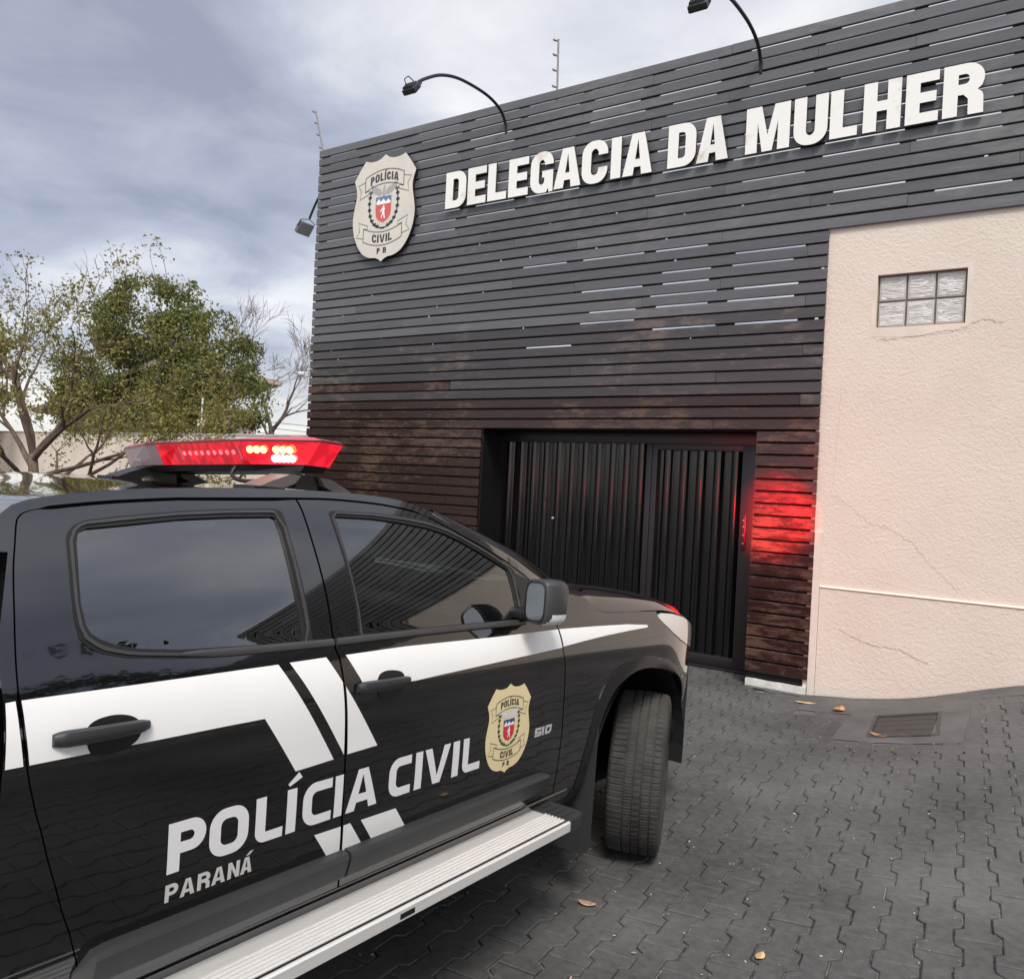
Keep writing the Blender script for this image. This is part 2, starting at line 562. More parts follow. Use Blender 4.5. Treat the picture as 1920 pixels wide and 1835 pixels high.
def fill(loops, step=None):
    """triangulate 2D loops (even-odd); step adds inner grid points"""
    vs_, ed = [], []
    lo = []
    for lp in loops:
        if step: lp = resample(lp, step)
        o = len(vs_)
        vs_ += [Vector(p) for p in lp]
        ed += [(o + i, o + (i + 1) % len(lp)) for i in range(len(lp))]
        lo.append(list(range(o, o + len(lp))))
    if step:
        xs = [v.x for v in vs_]; ys = [v.y for v in vs_]
        x = min(xs) + step * .5; row = 0
        while x < max(xs):
            y = min(ys) + step * (.25 if row % 2 else .75)
            while y < max(ys):
                if inside(x, y, loops): vs_.append(Vector((x, y)))
                y += step
            x += step; row += 1
    r = delaunay_2d_cdt(vs_, ed, [], 0, 1e-6)
    V = [tuple(v) for v in r[0]]
    F = []
    for f in r[2]:
        cx = sum(V[i][0] for i in f) / len(f); cy = sum(V[i][1] for i in f) / len(f)
        if inside(cx, cy, loops): F.append(tuple(f))
    return V, F


def boundary(F):
    e = {}
    for f in F:
        for i in range(len(f)):
            a, b = f[i], f[(i + 1) % len(f)]
            e[(a, b)] = 1
    return [k for k in e if (k[1], k[0]) not in e]

# ---------------------------------------------------------------- letter shapes (2D loops)


def arc(cx, cy, rx, ry, a0, a1, n=7):
    return [(cx + rx * math.cos(rad(a0 + (a1 - a0) * i / n)), cy + ry * math.sin(rad(a0 + (a1 - a0) * i / n))) for i in range(n + 1)]


def rrect(x0, y0, x1, y1, r, corners=(1, 1, 1, 1)):
    """corner order: bl, br, tr, tl"""
    r = min(r, (x1 - x0) / 2 * .98, (y1 - y0) / 2 * .98)
    L = []
    L += arc(x0 + r, y0 + r, r, r, 180, 270) if corners[0] else [(x0, y0)]
    L += arc(x1 - r, y0 + r, r, r, 270, 360) if corners[1] else [(x1, y0)]
    L += arc(x1 - r, y1 - r, r, r, 0, 90) if corners[2] else [(x1, y1)]
    L += arc(x0 + r, y1 - r, r, r, 90, 180) if corners[3] else [(x0, y1)]
    return L


def glyph(ch, w, h, s, t, r, tech=False):
    ri = max(r - min(s, t), .12 * r)
    if ch == 'I': return [[(0, 0), (w, 0), (w, h), (0, h)]]
    if ch == 'L':
        bl = arc(r * .7, r * .7, r * .7, r * .7, 180, 270) if tech else [(0, 0)]
        return [[*bl, (w, 0), (w, t), (s, t), (s, h), (0, h)]]
    if ch == 'E':
        return [[(0, 0), (w, 0), (w, t), (s, t), (s, h / 2 - t / 2), (w * .93, h / 2 - t / 2), (w * .93, h / 2 + t / 2), (s, h / 2 + t / 2), (s, h - t), (w, h - t), (w, h), (0, h)]]
    if ch == 'H':
        return [[(0, 0), (s, 0), (s, h / 2 - t / 2), (w - s, h / 2 - t / 2), (w - s, 0), (w, 0), (w, h), (w - s, h), (w - s, h / 2 + t / 2), (s, h / 2 + t / 2), (s, h), (0, h)]]
    if ch == 'A':
        a = s * 1.08; ta = s * 1.25; hi = h * .86; c0, c1 = h * .19, h * .19 + t * .9

        def xi(y): return a + (w / 2 - a) * (y / hi)
        return [[(0, 0), (a, 0), (xi(c0), c0), (w - xi(c0), c0), (w - a, 0), (w, 0), ((w + ta) / 2, h), ((w - ta) / 2, h)],
                [(xi(c1), c1), (w - xi(c1), c1), (w / 2, hi)]]
    if ch == 'V':
        ta = s * 1.15
        return [[(0, h), (s * 1.05, h), (w / 2, h * .22), (w - s * 1.05, h), (w, h), ((w + ta) / 2, 0), ((w - ta) / 2, 0)]]
    if ch == 'M':
        return [[(0, 0), (s, 0), (s, .64 * h), (w / 2 - s * .42, 0), (w / 2 + s * .42, 0), (w - s, .64 * h), (w - s, 0), (w, 0), (w, h), (w - s * 1.3, h), (w / 2, .36 * h), (s * 1.3, h), (0, h)]]
    if ch == 'N':
        return [[(0, 0), (s, 0), (s, .6 * h), (w - s, 0), (w, 0), (w, h), (w - s, h), (w - s, .4 * h), (s, h), (0, h)]]
    if ch == 'U':
        return [[(0, h)] + arc(r, r, r, r, 180, 270) + arc(w - r, r, r, r, 270, 360) + [(w, h), (w - s, h)] + arc(w - s - ri, t + ri, ri, ri, 0, -90) + arc(s + ri, t + ri, ri, ri, 270, 180) + [(s, h)]]
    if ch == 'D':
        return [rrect(0, 0, w, h, r, (0, 1, 1, 0)), rrect(s, t, w - s, h - t, ri, (0, 1, 1, 0))]
    if ch == 'O':
        return [rrect(0, 0, w, h, r), rrect(s, t, w - s, h - t, ri)]
    if ch == 'P':
        y = .36 * h
        return [[(0, 0), (s, 0), (s, y)] + rrect(0, y, w, h, r, (0, 1, 1, 0))[1:-1] + [(0, h)], rrect(s, y + t, w - s, h - t, ri, (0, 1, 1, 0))]
    if ch == 'R':
        y = .40 * h
        return [[(0, 0), (s, 0), (s, y), (.50 * w, y), (w - s * 1.05, .31 * h), (w - s * 1.02, 0), (w, 0), (w * .985, .33 * h), (.95 * w, .40 * h), (.84 * w, .465 * h), (.95 * w, .53 * h), (w * .99, .62 * h)]
                + arc(w - r, h - r, r, r, 0, 90) + [(0, h)], rrect(s, y + t, w - s, h - t, ri * .8, (0, 1, 1, 0))]
    if ch == 'C' and tech:
        return [[(w, h - t), (w, h)] + arc(r, h - r, r, r, 90, 180) + arc(r, r, r, r, 180, 270) + [(w, 0), (w, t)] + arc(s + ri, t + ri, ri, ri, 270, 180) + arc(s + ri, h - t - ri, ri, ri, 180, 90)]
    if ch == 'C':
        return [[(w, .65 * h)] + arc(w - r, h - r, r, r, 0, 90) + arc(r, h - r, r, r, 90, 180) + arc(r, r, r, r, 180, 270) + arc(w - r, r, r, r, 270, 360) + [(w, .36 * h), (w - s, .36 * h)]
                + arc(w - s - ri, t + ri, ri, ri, 0, -90) + arc(s + ri, t + ri, ri, ri, 270, 180) + arc(s + ri, h - t - ri, ri, ri, 180, 90) + arc(w - s - ri, h - t - ri, ri, ri, 90, 0) + [(w - s, .65 * h)]]
    if ch == 'G':
        b = .53 * h
        return [[(w, .67 * h)] + arc(w - r, h - r, r, r, 0, 90) + arc(r, h - r, r, r, 90, 180) + arc(r, r, r, r, 180, 270) + [(w * .72, 0), (w * .80, t * .55), (w * .83, 0), (w, 0), (w, b), (w * .52, b), (w * .52, b - t * .85), (w - s, b - t * .85)]
                + arc(w - s - ri, t + ri, ri, ri, 0, -90) + arc(s + ri, t + ri, ri, ri, 270, 180) + arc(s + ri, h - t - ri, ri, ri, 180, 90) + arc(w - s - ri, h - t - ri, ri, ri, 90, 0) + [(w - s, .67 * h)]]
    if ch == 'S': # angular badge 5/S
        return [[(0, 0), (w, 0), (w, h * .58), (s, h * .58), (s, h - t), (w, h - t), (w, h), (0, h), (0, h * .58 - t), (w - s, h * .58 - t), (w - s, t), (0, t)]]
    raise ValueError(ch)


def word(txt, x, y, h, adv, s, t, r, tech=False, widths=None, shear=0.0):
    """loops for a word from a baseline start; 'i' = I with acute, 'a' = A with acute"""
    L = []
    W0 = dict(A=.92, C=.78, D=.82, E=.68, G=.82, H=.84, I=None, L=.68, M=1.1, N=.84, O=.86, P=.76, R=.82, U=.82, V=.92)
    for ch in txt:
        if ch == ' ':
            x += h * .35; continue
        up = ch.upper()
        wd = s if up == 'I' else (widths[up] if widths and up in widths else W0[up] * h * adv)
        for lp in glyph(up, wd, h, s, t, r, tech):
            L.append([(x + a + shear * b, y + b) for a, b in lp])
        if ch.islower():
            cx = x + wd / 2
            L.append([(cx - s * .45 + shear * h, y + h * 1.05), (cx + s * .2, y + h * 1.05), (cx + s * .95, y + h * 1.28), (cx + s * .2, y + h * 1.28)])
        x += wd + s * .38 + h * .035
    return L, x - s * .38 - h * .035


# ---------------------------------------------------------------- crest, drawn once in a frame u:-1..1, v:0..1


def crest_shapes(asp):
    """asp = height / half width. returns dict colour -> list of loop groups in units of half width"""
    H = asp

    def S(pts): return [(u, v * H) for u, v in pts]
    right = catmull([(0, 1), (.16, .962), (.36, .952), (.52, .958), (.64, .972)], 3)[:-1] + [(.64, .972), (.80, .90), (.99, .80)] + catmull([(.99, .80), (.915, .72), (.90, .64), (.955, .54), (1.0, .43), (.955, .30), (.82, .18), (.62, .09), (.40, .05), (.20, .04), (.08, .022), (0, 0)], 3)[1:]
    left = [(-u, v) for u, v in reversed(right[1:-1])]
    base = S(right + left)
    D = {'base': [[base]]}
    lines = []

    def ribbon(pts, wd=.012):
        P = [Vector(p) for p in pts]
        a, b = [], []
        for i, p in enumerate(P):
            d = (P[min(i + 1, len(P) - 1)] - P[max(i - 1, 0)])
            n_ = Vector((-d.y, d.x)).normalized() * wd
            a.append(tuple(p + n_)); b.append(tuple(p - n_))
        return [a + b[::-1]]

    def band(yc, curve, hh, half):
        top, bot = [], []
        for i in range(13):
            u = -half + 2 * half * i / 12
            y = yc + curve * (u / half) ** 2
            top.append((u, (y + hh / 2) * H)); bot.append((u, (y - hh / 2) * H))
        return top, bot
    for yc, cv, hh, half, sg in ((.795, -.055, .13, .62, 1), (.215, .055, .125, .62, -1)):
        t, b = band(yc, cv, hh, half)
        lines.append(ribbon(t)); lines.append(ribbon(b))
        for q in (0, -1):
            lines.append(ribbon([b[q], t[q]]))
            sx = -1 if q == 0 else 1
            x0, y0 = (b[q][0], b[q][1]) if sg > 0 else (t[q][0], t[q][1])
            k = sg * H
            lines.append(ribbon([(x0, y0), (x0 - sx * .13, y0 + .012 * k), (x0 - sx * .13, y0 - .022 * k), (x0 + sx * .17, y0 - .062 * k), (x0 + sx * .13, y0 + .02 * k), (x0 + sx * .24, y0 + .075 * k), (x0, y0 + .095 * k)], .010))
    D['line'] = lines
    # lettering bent along the ribbons
    txt = []
    for wd_, yc, cv, hh, half in (('POLiCIA', .795, -.055, .075, .62), ('CIVIL', .215, .055, .075, .62)):
        hgt = hh * H
        L, xe = word(wd_, 0, 0, hgt, .82 if wd_ == 'POLiCIA' else .95, hgt * .26, hgt * .2, hgt * .33)
        g = []
        for lp in L:
            g.append([(u - xe / 2, v + (yc - hh / 2 + cv * ((u - xe / 2) / half) ** 2) * H) for u, v in resample(lp, hgt * .5)])
        txt.append(g)
    L, xe = word('P', 0, 0, .055 * H, .9, .016 * H, .012 * H, .016 * H)
    txt.append([[(u - xe - .05, v + .075 * H) for u, v in lp] for lp in L])
    L, xe = word('R', 0, 0, .055 * H, .9, .016 * H, .012 * H, .016 * H)
    txt.append([[(u + .05, v + .075 * H) for u, v in lp] for lp in L])
    D['text'] = txt
    sh = [(-.25, .60), (.25, .60), (.25, .48), (.23, .43), (.15, .39), (0, .365), (-.15, .39), (-.23, .43), (-.25, .48)]
    D['red'] = [[S([(-.25, .555), (.25, .555)] + sh[2:])]]
    D['blue'] = [[S([(-.25, .555), (.25, .555), (.25, .607), (-.25, .607)])]]
    D['white'] = [[S([(-.24, .548), (-.15, .59), (-.08, .558), (0, .585), (.08, .555), (.16, .578), (.24, .55), (.22, .535), (-.2, .535)])],
                  [S([(.01, .528), (.045, .518), (.035, .505), (.07, .485), (.045, .472), (.055, .435), (.075, .40), (.035, .40), (.01, .445), (-.035, .405), (-.065, .41), (-.025, .452), (-.015, .478), (-.085, .462), (-.095, .47), (-.015, .505)])]]
    body = [(-.012, .705), (.02, .712), (.045, .70), (.03, .69), (.045, .665), (.05, .635), (.03, .612), (.055, .604), (-.055, .604), (-.03, .612), (-.05, .635), (-.04, .668), (-.025, .69)]
    wing = [(.06, .645), (.10, .675), (.18, .695), (.28, .708), (.38, .728), (.45, .745), (.435, .722), (.40, .70), (.39, .683), (.345, .668), (.33, .653), (.28, .645), (.255, .633), (.20, .632), (.17, .622), (.11, .622), (.065, .628)]
    D['bird'] = [[S(body)], [S(wing)], [S([(-u, v) for u, v in reversed(wing)])]]
    lau = []
    for sx in (-1, 1):
        pts = catmull([(sx * .42, .655), (sx * .455, .58), (sx * .45, .49), (sx * .39, .41), (sx * .27, .35), (sx * .12, .322), (-sx * .06, .312)], 3)
        lau.append(ribbon(S(pts), .018))
        for i in range(0, len(pts) - 3, 2):
            u, v = pts[i]
            for q in (-1, 1):
                lau.append([S([(u + q * .01, v - .012), (u + q * .065, v + .004), (u + q * .035, v + .026), (u, v + .018)])])
    D['laurel'] = lau
    return D


# ---------------------------------------------------------------- ground

RX = [-50, 6.35, 6.6, 6.765, 6.97, 7.168, 7.322, 7.471, 7.616, 7.758, 7.965, 9.5, 60]
RZ = [0, 0, .03, .045, .08, .12, .163, .212, .262, .31, .372, .60, .60]


def lerp_tab(x, X, Y):
    if x <= X[0]: return Y[0]
    for i in range(len(X) - 1):
        if x <= X[i + 1]:
            return Y[i] + (Y[i + 1] - Y[i]) * (x - X[i]) / (X[i + 1] - X[i])
    return Y[-1]


def gz(x, y):
    n = max(-y, -0.9)
    nn = min(n, 9.5)
    b = .0065 * nn
    if nn > 3.5: b += .0133 * (nn - 3.5) ** 2
    return b + lerp_tab(x, RX, RZ) * math.exp(-max(n, 0) / 3.5)


def axis_pts(lo, hi, a, b, fine, coarse):
    v = [lo]
    while v[-1] < hi:
        x = v[-1]
        d = fine if a <= x <= b else min(coarse, max(fine, (min(abs(x - a), abs(x - b))) * .35))
        v.append(min(hi, x + max(fine, d)))
    return v


gx = axis_pts(-160, 160, 2, 11, .12, 30)
gy = axis_pts(-160, 260, -8, 1, .12, 30)
gv, gf = [], []
for y in gy:
    for x in gx:
        gv.append((x, y, gz(x, y) - 0.0105))
nx = len(gx)
for j in range(len(gy) - 1):
    for i in range(nx - 1):
        gf.append((j * nx + i, j * nx + i + 1, (j + 1) * nx + i + 1, (j + 1) * nx + i))
ground = tag(mesh('ground', gv, gf, joint_m, smooth=True), kind='structure')

GR = [(7.022, -0.60), (7.459, -0.527), (7.50, -1.16), (7.06, -1.235)]     # drain corners


def in_cement(x, y):
    if y > -.22 and x > 6.30: return True
    if 6.45 < x < 7.62 and -.62 < y: return True
    if 6.86 < x < 7.62 and -1.36 < y: return True
    return False


# smooth cement apron along the wall foot and round the drain
av, af = [], []
xs = [5.85 + .1 * i for i in range(42)]
ys = [-1.615 + .085 * i for i in range(20)]
idx = {}
for j, y in enumerate(ys):
    for i, x in enumerate(xs):
        idx[i, j] = len(av); av.append((x, y, gz(x, y) + .0015))
for j in range(len(ys) - 1):
    for i in range(len(xs) - 1):
        cx, cy = (xs[i] + xs[i + 1]) / 2, (ys[j] + ys[j + 1]) / 2
        if inside(cx, cy, [GR]): continue
        if in_cement(cx, cy) or (cx < 6.45 and cy > -.10):
            af.append((idx[i, j], idx[i + 1, j], idx[i + 1, j + 1], idx[i, j + 1]))
        elif any(in_cement(cx + a, cy + b) for a in (-.17, 0, .17) for b in (-.01, .17)):
            o = len(av)
            for (x, y, z) in [av[idx[q]] for q in ((i, j), (i + 1, j), (i + 1, j + 1), (i, j + 1))]: av.append((x, y, z - .0045))
            af.append((o, o + 1, o + 2, o + 3))
tag(mesh('cement_apron', av, af, ground_m, smooth=True), kind='structure')

# interlocking dog-bone pavers in columns
PW, PL, PD = .125, .28, .0150
HEAD = rad(-3.4)
ca_, sa_ = math.cos(HEAD), math.sin(HEAD)
AX = Vector((sa_, ca_, 0)); BX = Vector((ca_, -sa_, 0))
P0 = Vector((7.91, -2.75, 0))


def paver_loop(g=.0022, jit=0.0):
    hw, L = PW / 2, PL / 2
    d = PD
    q, qq = L * .46, L * .60       # half-lengths of the narrow waist and of the slope
    r = [(hw + d, -L), (hw + d, -qq), (hw - d, -q), (hw - d, q), (hw + d, qq), (hw + d, L)]
    lp = r + [(-x, -y) for x, y in r]
    o = []
    for x, y in lp:
        o.append((x - math.copysign(g, x), y - math.copysign(g, y) * (1 if abs(abs(y) - L) < 1e-6 else 0)))
    return o


def paver_geo(seed):
    random.seed(seed)
    top = paver_loop(.0030 + .004)
    mid = paver_loop(.0030)
    n = len(top)
    zt = [0.0] * n
    j = [random.uniform(-.0014, .0014) for _ in range(n)]
    vs_ = [(x, y, 0) for x, y in top] + [(x + j[i], y + j[i], -.004) for i, (x, y) in enumerate(mid)] + [(x, y, -.03) for x, y in mid]
    fs = [tuple(range(n))]
    for a in (0, n):
        for i in range(n):
            k = (i + 1) % n
            fs.append((a + i, a + n + i, a + n + k, a + k))
    return vs_, fs


PG = [paver_geo(s) for s in (1, 2, 3, 4)]
PM = []
for vs_, fs in PG:
    me = bpy.data.meshes.new('paver'); me.from_pydata(vs_, [], fs); me.materials.append(paver_m); me.update()
    PM.append(me)


def to_px(p):
    d = Vector(p) - CAM
    z = d.dot(FW)
    if z < .05: return None
    return 960 + 1500 * d.dot(RT) / z, 917.5 - 1500 * d.dot(UP) / z, z


random.seed(11)
cand = []
for b in range(-62, 22):
    for a in range(-16, 13):
        off = (a + (.5 if b % 2 else 0)) * PL
        c = P0 + AX * off + BX * (b * PW)
        x, y = c.x, c.y
        if y > .56 or y < -6.6 or x > 10.0 or x < .6: continue
        if y > -.06 and not (2.86 < x < 5.80): continue
        if in_cement(x, y): continue
        z = gz(x, y)
        e1 = Vector((x + .1, y, gz(x + .1, y))) - Vector((x - .1, y, gz(x - .1, y)))
        e2 = Vector((x, y + .1, gz(x, y + .1))) - Vector((x, y - .1, gz(x, y - .1)))
        nrm = e1.cross(e2).normalized()
        q = Vector((0, 0, 1)).rotation_difference(nrm + Vector((random.gauss(0, .006), random.gauss(0, .006), 0)))
        M = Matrix.Translation((x, y, z + random.uniform(-.0015, .0015))) @ q.to_matrix().to_4x4() @ Matrix.Rotation(-HEAD, 4, 'Z')
        px = to_px((x, y, z))
        vis = px is not None and -30 < px[0] < 1950 and px[1] < 1870
        # behind the truck body as seen from the camera
        if vis and px[0] < 1290 and px[1] < 1590: vis = False
        if vis and px[0] < 1090 and px[1] < 1700 - .53 * (px[0] - 800): vis = False
        cand.append((0 if vis else 1, px[2] if px else 99, M, random.randrange(4)))
cand.sort(key=lambda c: (c[0], c[1]))
for i, c in enumerate(cand[:300]):
    o = bpy.data.objects.new('paver', PM[c[3]]); COL.objects.link(o); o.parent = ground; o.matrix_world = c[2]
fv, ff = [], []
for c in cand[300:]:
    vs_, fs = PG[c[3]]
    o = len(fv)
    fv += [tuple(c[2] @ Vector(v)) for v in vs_]; ff += [tuple(k + o for k in f) for f in fs]
tag(mesh('far_pavers', fv, ff, paver_m, ground), kind='stuff')

# drain grate
dr = empty('drain_grate', (7.26, -.88, gz(7.26, -.88)))
tag(dr, 'dark metal drain grate sunk in the paving near the beige wall', 'drain')


def dpt(u, v, dz=0.0):
    a = Vector(GR[3]).lerp(Vector(GR[2]), u); b = Vector(GR[0]).lerp(Vector(GR[1]), u)
    p = a.lerp(b, v)
    return Vector((p.x - 7.26, p.y + .88, gz(p.x, p.y) - gz(7.26, -.88) + dz))


def dquad(mb, u0, u1, v0, v1, zt, zb):
    c = [(u0, v0), (u1, v0), (u1, v1), (u0, v1)]
    mb.add([dpt(u, v, zb) for u, v in c] + [dpt(u, v, zt) for u, v in c], [(4, 5, 6, 7), (0, 1, 5, 4), (1, 2, 6, 5), (2, 3, 7, 6), (3, 0, 4, 7)])


fm = mat('drain frame', (0.05, 0.047, 0.044), .6, var=.3, scale=12)
for a in ((0, 1, 0, .06), (0, 1, .94, 1), (0, .05, .06, .94), (.95, 1, .06, .94)):
    mb = MB(); dquad(mb, *a, .006, -.02); mb.build('frame_rail', fm, dr)
for k in range(4):
    mb = MB(); v0 = .075 + k * .2165; dquad(mb, .06, .94, v0, v0 + .205, -.002, -.02); mb.build('bar', mat('drain bar', (0.022, 0.024, 0.024), .5, var=.3, scale=14), dr)
mb = MB(); dquad(mb, .02, .98, .02, .98, -.022, -.03); mb.build('pit_bottom', dark, dr)

# fallen leaves
leaf_y = mat('dry yellow leaf', (0.62, 0.42, 0.20), .8, var=.3, scale=40)
leaf_o = mat('dry orange leaf', (0.55, 0.26, 0.11), .8, var=.35, scale=40)
leaf_p = mat('dry pink leaf', (0.50, 0.30, 0.22), .8, var=.35, scale=40)


def leaf(name, x, y, L, Wd, rz, curl, ma, label, lift=.004):
    vs_, fs = [], []
    for i in range(7):
        t = i / 6
        wd = Wd * math.sin(math.pi * min(1, t * .97 + .03)) ** .75
        for k in (-1, 0, 1):
            vs_.append((L * (t - .5), k * wd / 2, abs(k) * curl * .6 + curl * 1.6 * (t - .5) ** 2 * 2 + lift))
    for i in range(6):
        for k in range(2):
            a = i * 3 + k
            fs.append((a, a + 3, a + 4, a + 1))
    o = mesh(name, vs_, fs, ma, smooth=True)
    sm = o.modifiers.new('thick', 'SOLIDIFY'); sm.thickness = .0015
    o.location = (x, y, gz(x, y) + .002); o.rotation_euler = (0, 0, rz)
    return tag(o, label, 'leaf', 'fallen leaves on the paving')


leaf('fallen_leaf', 6.452, -.335, .17, .055, rad(15), .004, leaf_y, 'pale yellow leaf lying flat near the foot of the wooden pillar')
leaf('fallen_leaf', 6.746, -.504, .12, .08, rad(70), .022, leaf_o, 'curled orange leaf between the wooden pillar and the drain grate')
leaf('fallen_leaf', 7.13, -1.20, .11, .05, rad(-10), .012, leaf_o, 'orange dry leaf caught on the near left corner of the drain grate')
leaf('fallen_leaf', 7.208, -4.372, .055, .03, rad(80), .005, leaf_y, 'small yellow leaf on the dark pavers at the bottom edge')
leaf('fallen_leaf', 6.526, -4.39, .075, .035, rad(10), .008, leaf_p, 'pinkish dry leaf on the shaded pavers beside the front tyre')
random.seed(5)
lv, lf = [], []
for _ in range(520):
    a = random.uniform(-2.3, 3.4); b = random.randrange(-18, 8)
    p = P0 - AX * a + BX * (b * PW + PW / 2 + random.gauss(0, .012 if random.random() < .7 else .05))
    if in_cement(p.x, p.y) or p.y > -.3 or p.y < -5.6 or p.x < 5.2: continue
    s = random.uniform(.003, .0095) * (1.25 if random.random() < .2 else .8)
    an = random.uniform(0, 6.28); z = gz(p.x, p.y) + .0025
    o = len(lv)
    for k in range(4):
        lv.append((p.x + s * math.cos(an + k * 1.57) * (1 if k % 2 else .5), p.y + s * math.sin(an + k * 1.57) * (1 if k % 2 else .5), z + random.uniform(0, .003)))
    lf.append((o, o + 1, o + 2, o + 3))
tag(mesh('leaf_litter', lv, lf, mat('leaf crumbs', (0.50, 0.38, 0.30), .9, var=.5, scale=9, coords='World')), 'tiny dry leaf crumbs scattered in the paver joints', 'litter', kind='stuff')

# ---------------------------------------------------------------- police station building
ROW, Z0, GAP, TH_ = .109, 5.9005, .0165, .028
XR = 15.0
bld = empty('police_station_building', (0, 0, 0))
tag(bld, 'police station with dark wooden slat facade and beige roughcast wall', 'building')
random.seed(21)


def row_z(k):
    return Z0 - k * ROW + GAP / 2, Z0 - (k - 1) * ROW - GAP / 2


PLM = {}


def plank_mesh(L, ma):
    key = (round(L, 3), ma.name)
    if key not in PLM:
        mb = MB(); h = ROW - GAP
        # slightly eased long edges: proud face, chamfers
        c = .003; d_ = .0055
        loop = [(0, 0 + c), (c, 0), (TH_, 0), (TH_, h), (d_, h), (0, h - d_)]
        vs_ = [(0, y, z) for y, z in loop] + [(L, y, z) for y, z in loop]
        n = len(loop)
        fs = [tuple(range(n)), tuple(range(2 * n - 1, n - 1, -1))] + [(i, i + n, (i + 1) % n + n, (i + 1) % n) for i in range(n)]
        me = bpy.data.meshes.new('plank'); me.from_pydata(vs_, [], [tuple(reversed(f)) for f in fs]); me.materials.append(ma); me.update()
        PLM[key] = me
    return PLM[key]


STUD = .775


def lay(k, x0, x1):
    z0, z1 = row_z(k)
    off = [0, 2, 1, 3][k % 4] * STUD + STUD
    cuts = [x0]
    x = off
    while x < x1 - .05:
        if x > x0 + .35: cuts.append(x)
        x += 4 * STUD
    cuts.append(x1)
    for a, b in zip(cuts[:-1], cuts[1:]):
        pr = k + random.uniform(-1.6, 1.6)
        ma = wood_u if pr < 22.5 else (wood_m if pr < 30 else wood_l)
        o = bpy.data.objects.new('plank', plank_mesh(b - a - .003, ma))
        COL.objects.link(o); o.parent = bld
        o.location = (a + .0015, random.uniform(-.0015, .0015), z0 + random.uniform(-.0016, .0016))
        o.rotation_euler = (0, random.gauss(0, .0005), 0)


for k in range(1, 18): lay(k, random.uniform(0, .012), XR)
for k in range(18, 34): lay(k, random.uniform(0, .014), 6.372)
for k in range(34, 54):
    lay(k, random.uniform(0, .014), 2.787)
    z0, z1 = row_z(k)
    o = bpy.data.objects.new('plank', plank_mesh(6.376 - 5.838, wood_l)); COL.objects.link(o); o.parent = bld
    o.location = (5.838, random.uniform(-.0015, .0015), z0)

# black battens closing most of the gaps from behind, studs and back wall
mb = MB()
for k in range(1, 54):
    zc = Z0 - k * ROW
    xe = XR if k < 17 else 6.36
    if k >= 33: xe = 2.78
    nb = int(math.ceil(xe / STUD))
    for q in range(nb):
        x, e_ = max(.03, q * STUD), min(xe, (q + 1) * STUD)
        if e_ - x < .05: continue
        if k <= 10: p = .74
        elif k == 11: p = .5
        elif k <= 16: p = .05
        elif k <= 27: p = .5 if x > 3.8 else (.15 if x > 2.2 else .0)
        else: p = 0
        zs = (zc - .036, zc + .034)
        if random.random() > p:
            if 12 < k < 28 and random.random() < .35:      # pinhole of light
                u = random.uniform(x + .1, e_ - .1) if e_ - x > .25 else x
                mb.box(x, u, TH_ + .001, TH_ + .018, *zs); mb.box(u + random.uniform(.012, .03), e_, TH_ + .001, TH_ + .018, *zs)
            else:
                mb.box(x, e_, TH_ + .001, TH_ + .018, *zs)
        else:
            u, v = x + random.uniform(.0, .2), e_ - random.uniform(.0, .15)
            if u > x + .02: mb.box(x, u, TH_ + .001, TH_ + .018, *zs)
            if v < e_ - .02: mb.box(v, e_, TH_ + .001, TH_ + .018, *zs)
mb.build('backing_battens', batten_m, bld)
for i in range(1, int(XR / STUD)):
    x = i * STUD
    zb = 4.05 if x > 6.37 else (2.32 if 2.75 < x < 5.83 else .05)
    MB().box(x - .03, x + .03, TH_ + .020, TH_ + .085, zb, 5.87).build('stud', batten_m, bld)
MB().box(.02, .08, TH_ + .020, TH_ + .10, .05, 5.87).build('stud', batten_m, bld)
# masonry mass behind the screen (low roof behind it)
mb = MB()
mb.box(.10, 2.72, .62, 7.5, -.2, 3.25).box(5.90, XR, .62, 7.5, -.2, 3.25).box(2.72, 5.90, .72, 7.5, -.2, 3.25)
mb.build('back_wall', mat('dark back masonry', (.10, .09, .08), .9), bld)
mb = MB()
mb.box(.0, 2.76, TH_ + .012, .618, -.2, 2.25)
mb.build('left_pier', dark, bld)
MB().box(2.765, 2.80, .001 + TH_, .64, -.1, 2.30).build('gate_reveal', steel, bld)
MB().box(2.80, 5.86, TH_ + .002, .70, 2.312, 2.36).build('gate_soffit', steel, bld)
MB().box(5.84, 6.372, TH_ + .012, .618, -.2, 2.27).build('right_pier', dark, bld)
# white plaster foot of the wooden pillar, uneven
lp = [(5.846, -.2), (6.374, -.2), (6.374, .066), (6.30, .060), (6.15, .062), (6.05, .058), (5.92, .064), (5.846, .060)]
MB().prism(lp, .004, .05, 1).build('pillar_foot', white_pl, bld)

# roughcast wall (front face Y=.030), window opening cut out
WX0, WX1, WZ0, WZ1 = 6.777, 7.438, 3.176, 3.618
YW = .030


def wall_front(loops, y, step):
    V, F = fill(loops, step)
    return V, F


outer = [(6.340, -.25), (XR, -.25), (XR, 4.20), (6.340, 4.20)]
hole = [(WX0, WZ0), (WX1, WZ0), (WX1, WZ1), (WX0, WZ1)]
V, F = fill([outer, hole])
vs_ = [(x, YW, z) for x, z in V]
fs = [tuple(reversed(f)) if area([V[i] for i in f]) < 0 else f for f in F]
o_ = len(vs_)
b_ = boundary(fs)
vs_ += [(x, YW + .14, z) for x, z in V]
fs = fs + [(b, a, a + o_, b + o_) for a, b in b_]
mesh('roughcast_wall', vs_, fs, stucco_m, bld)
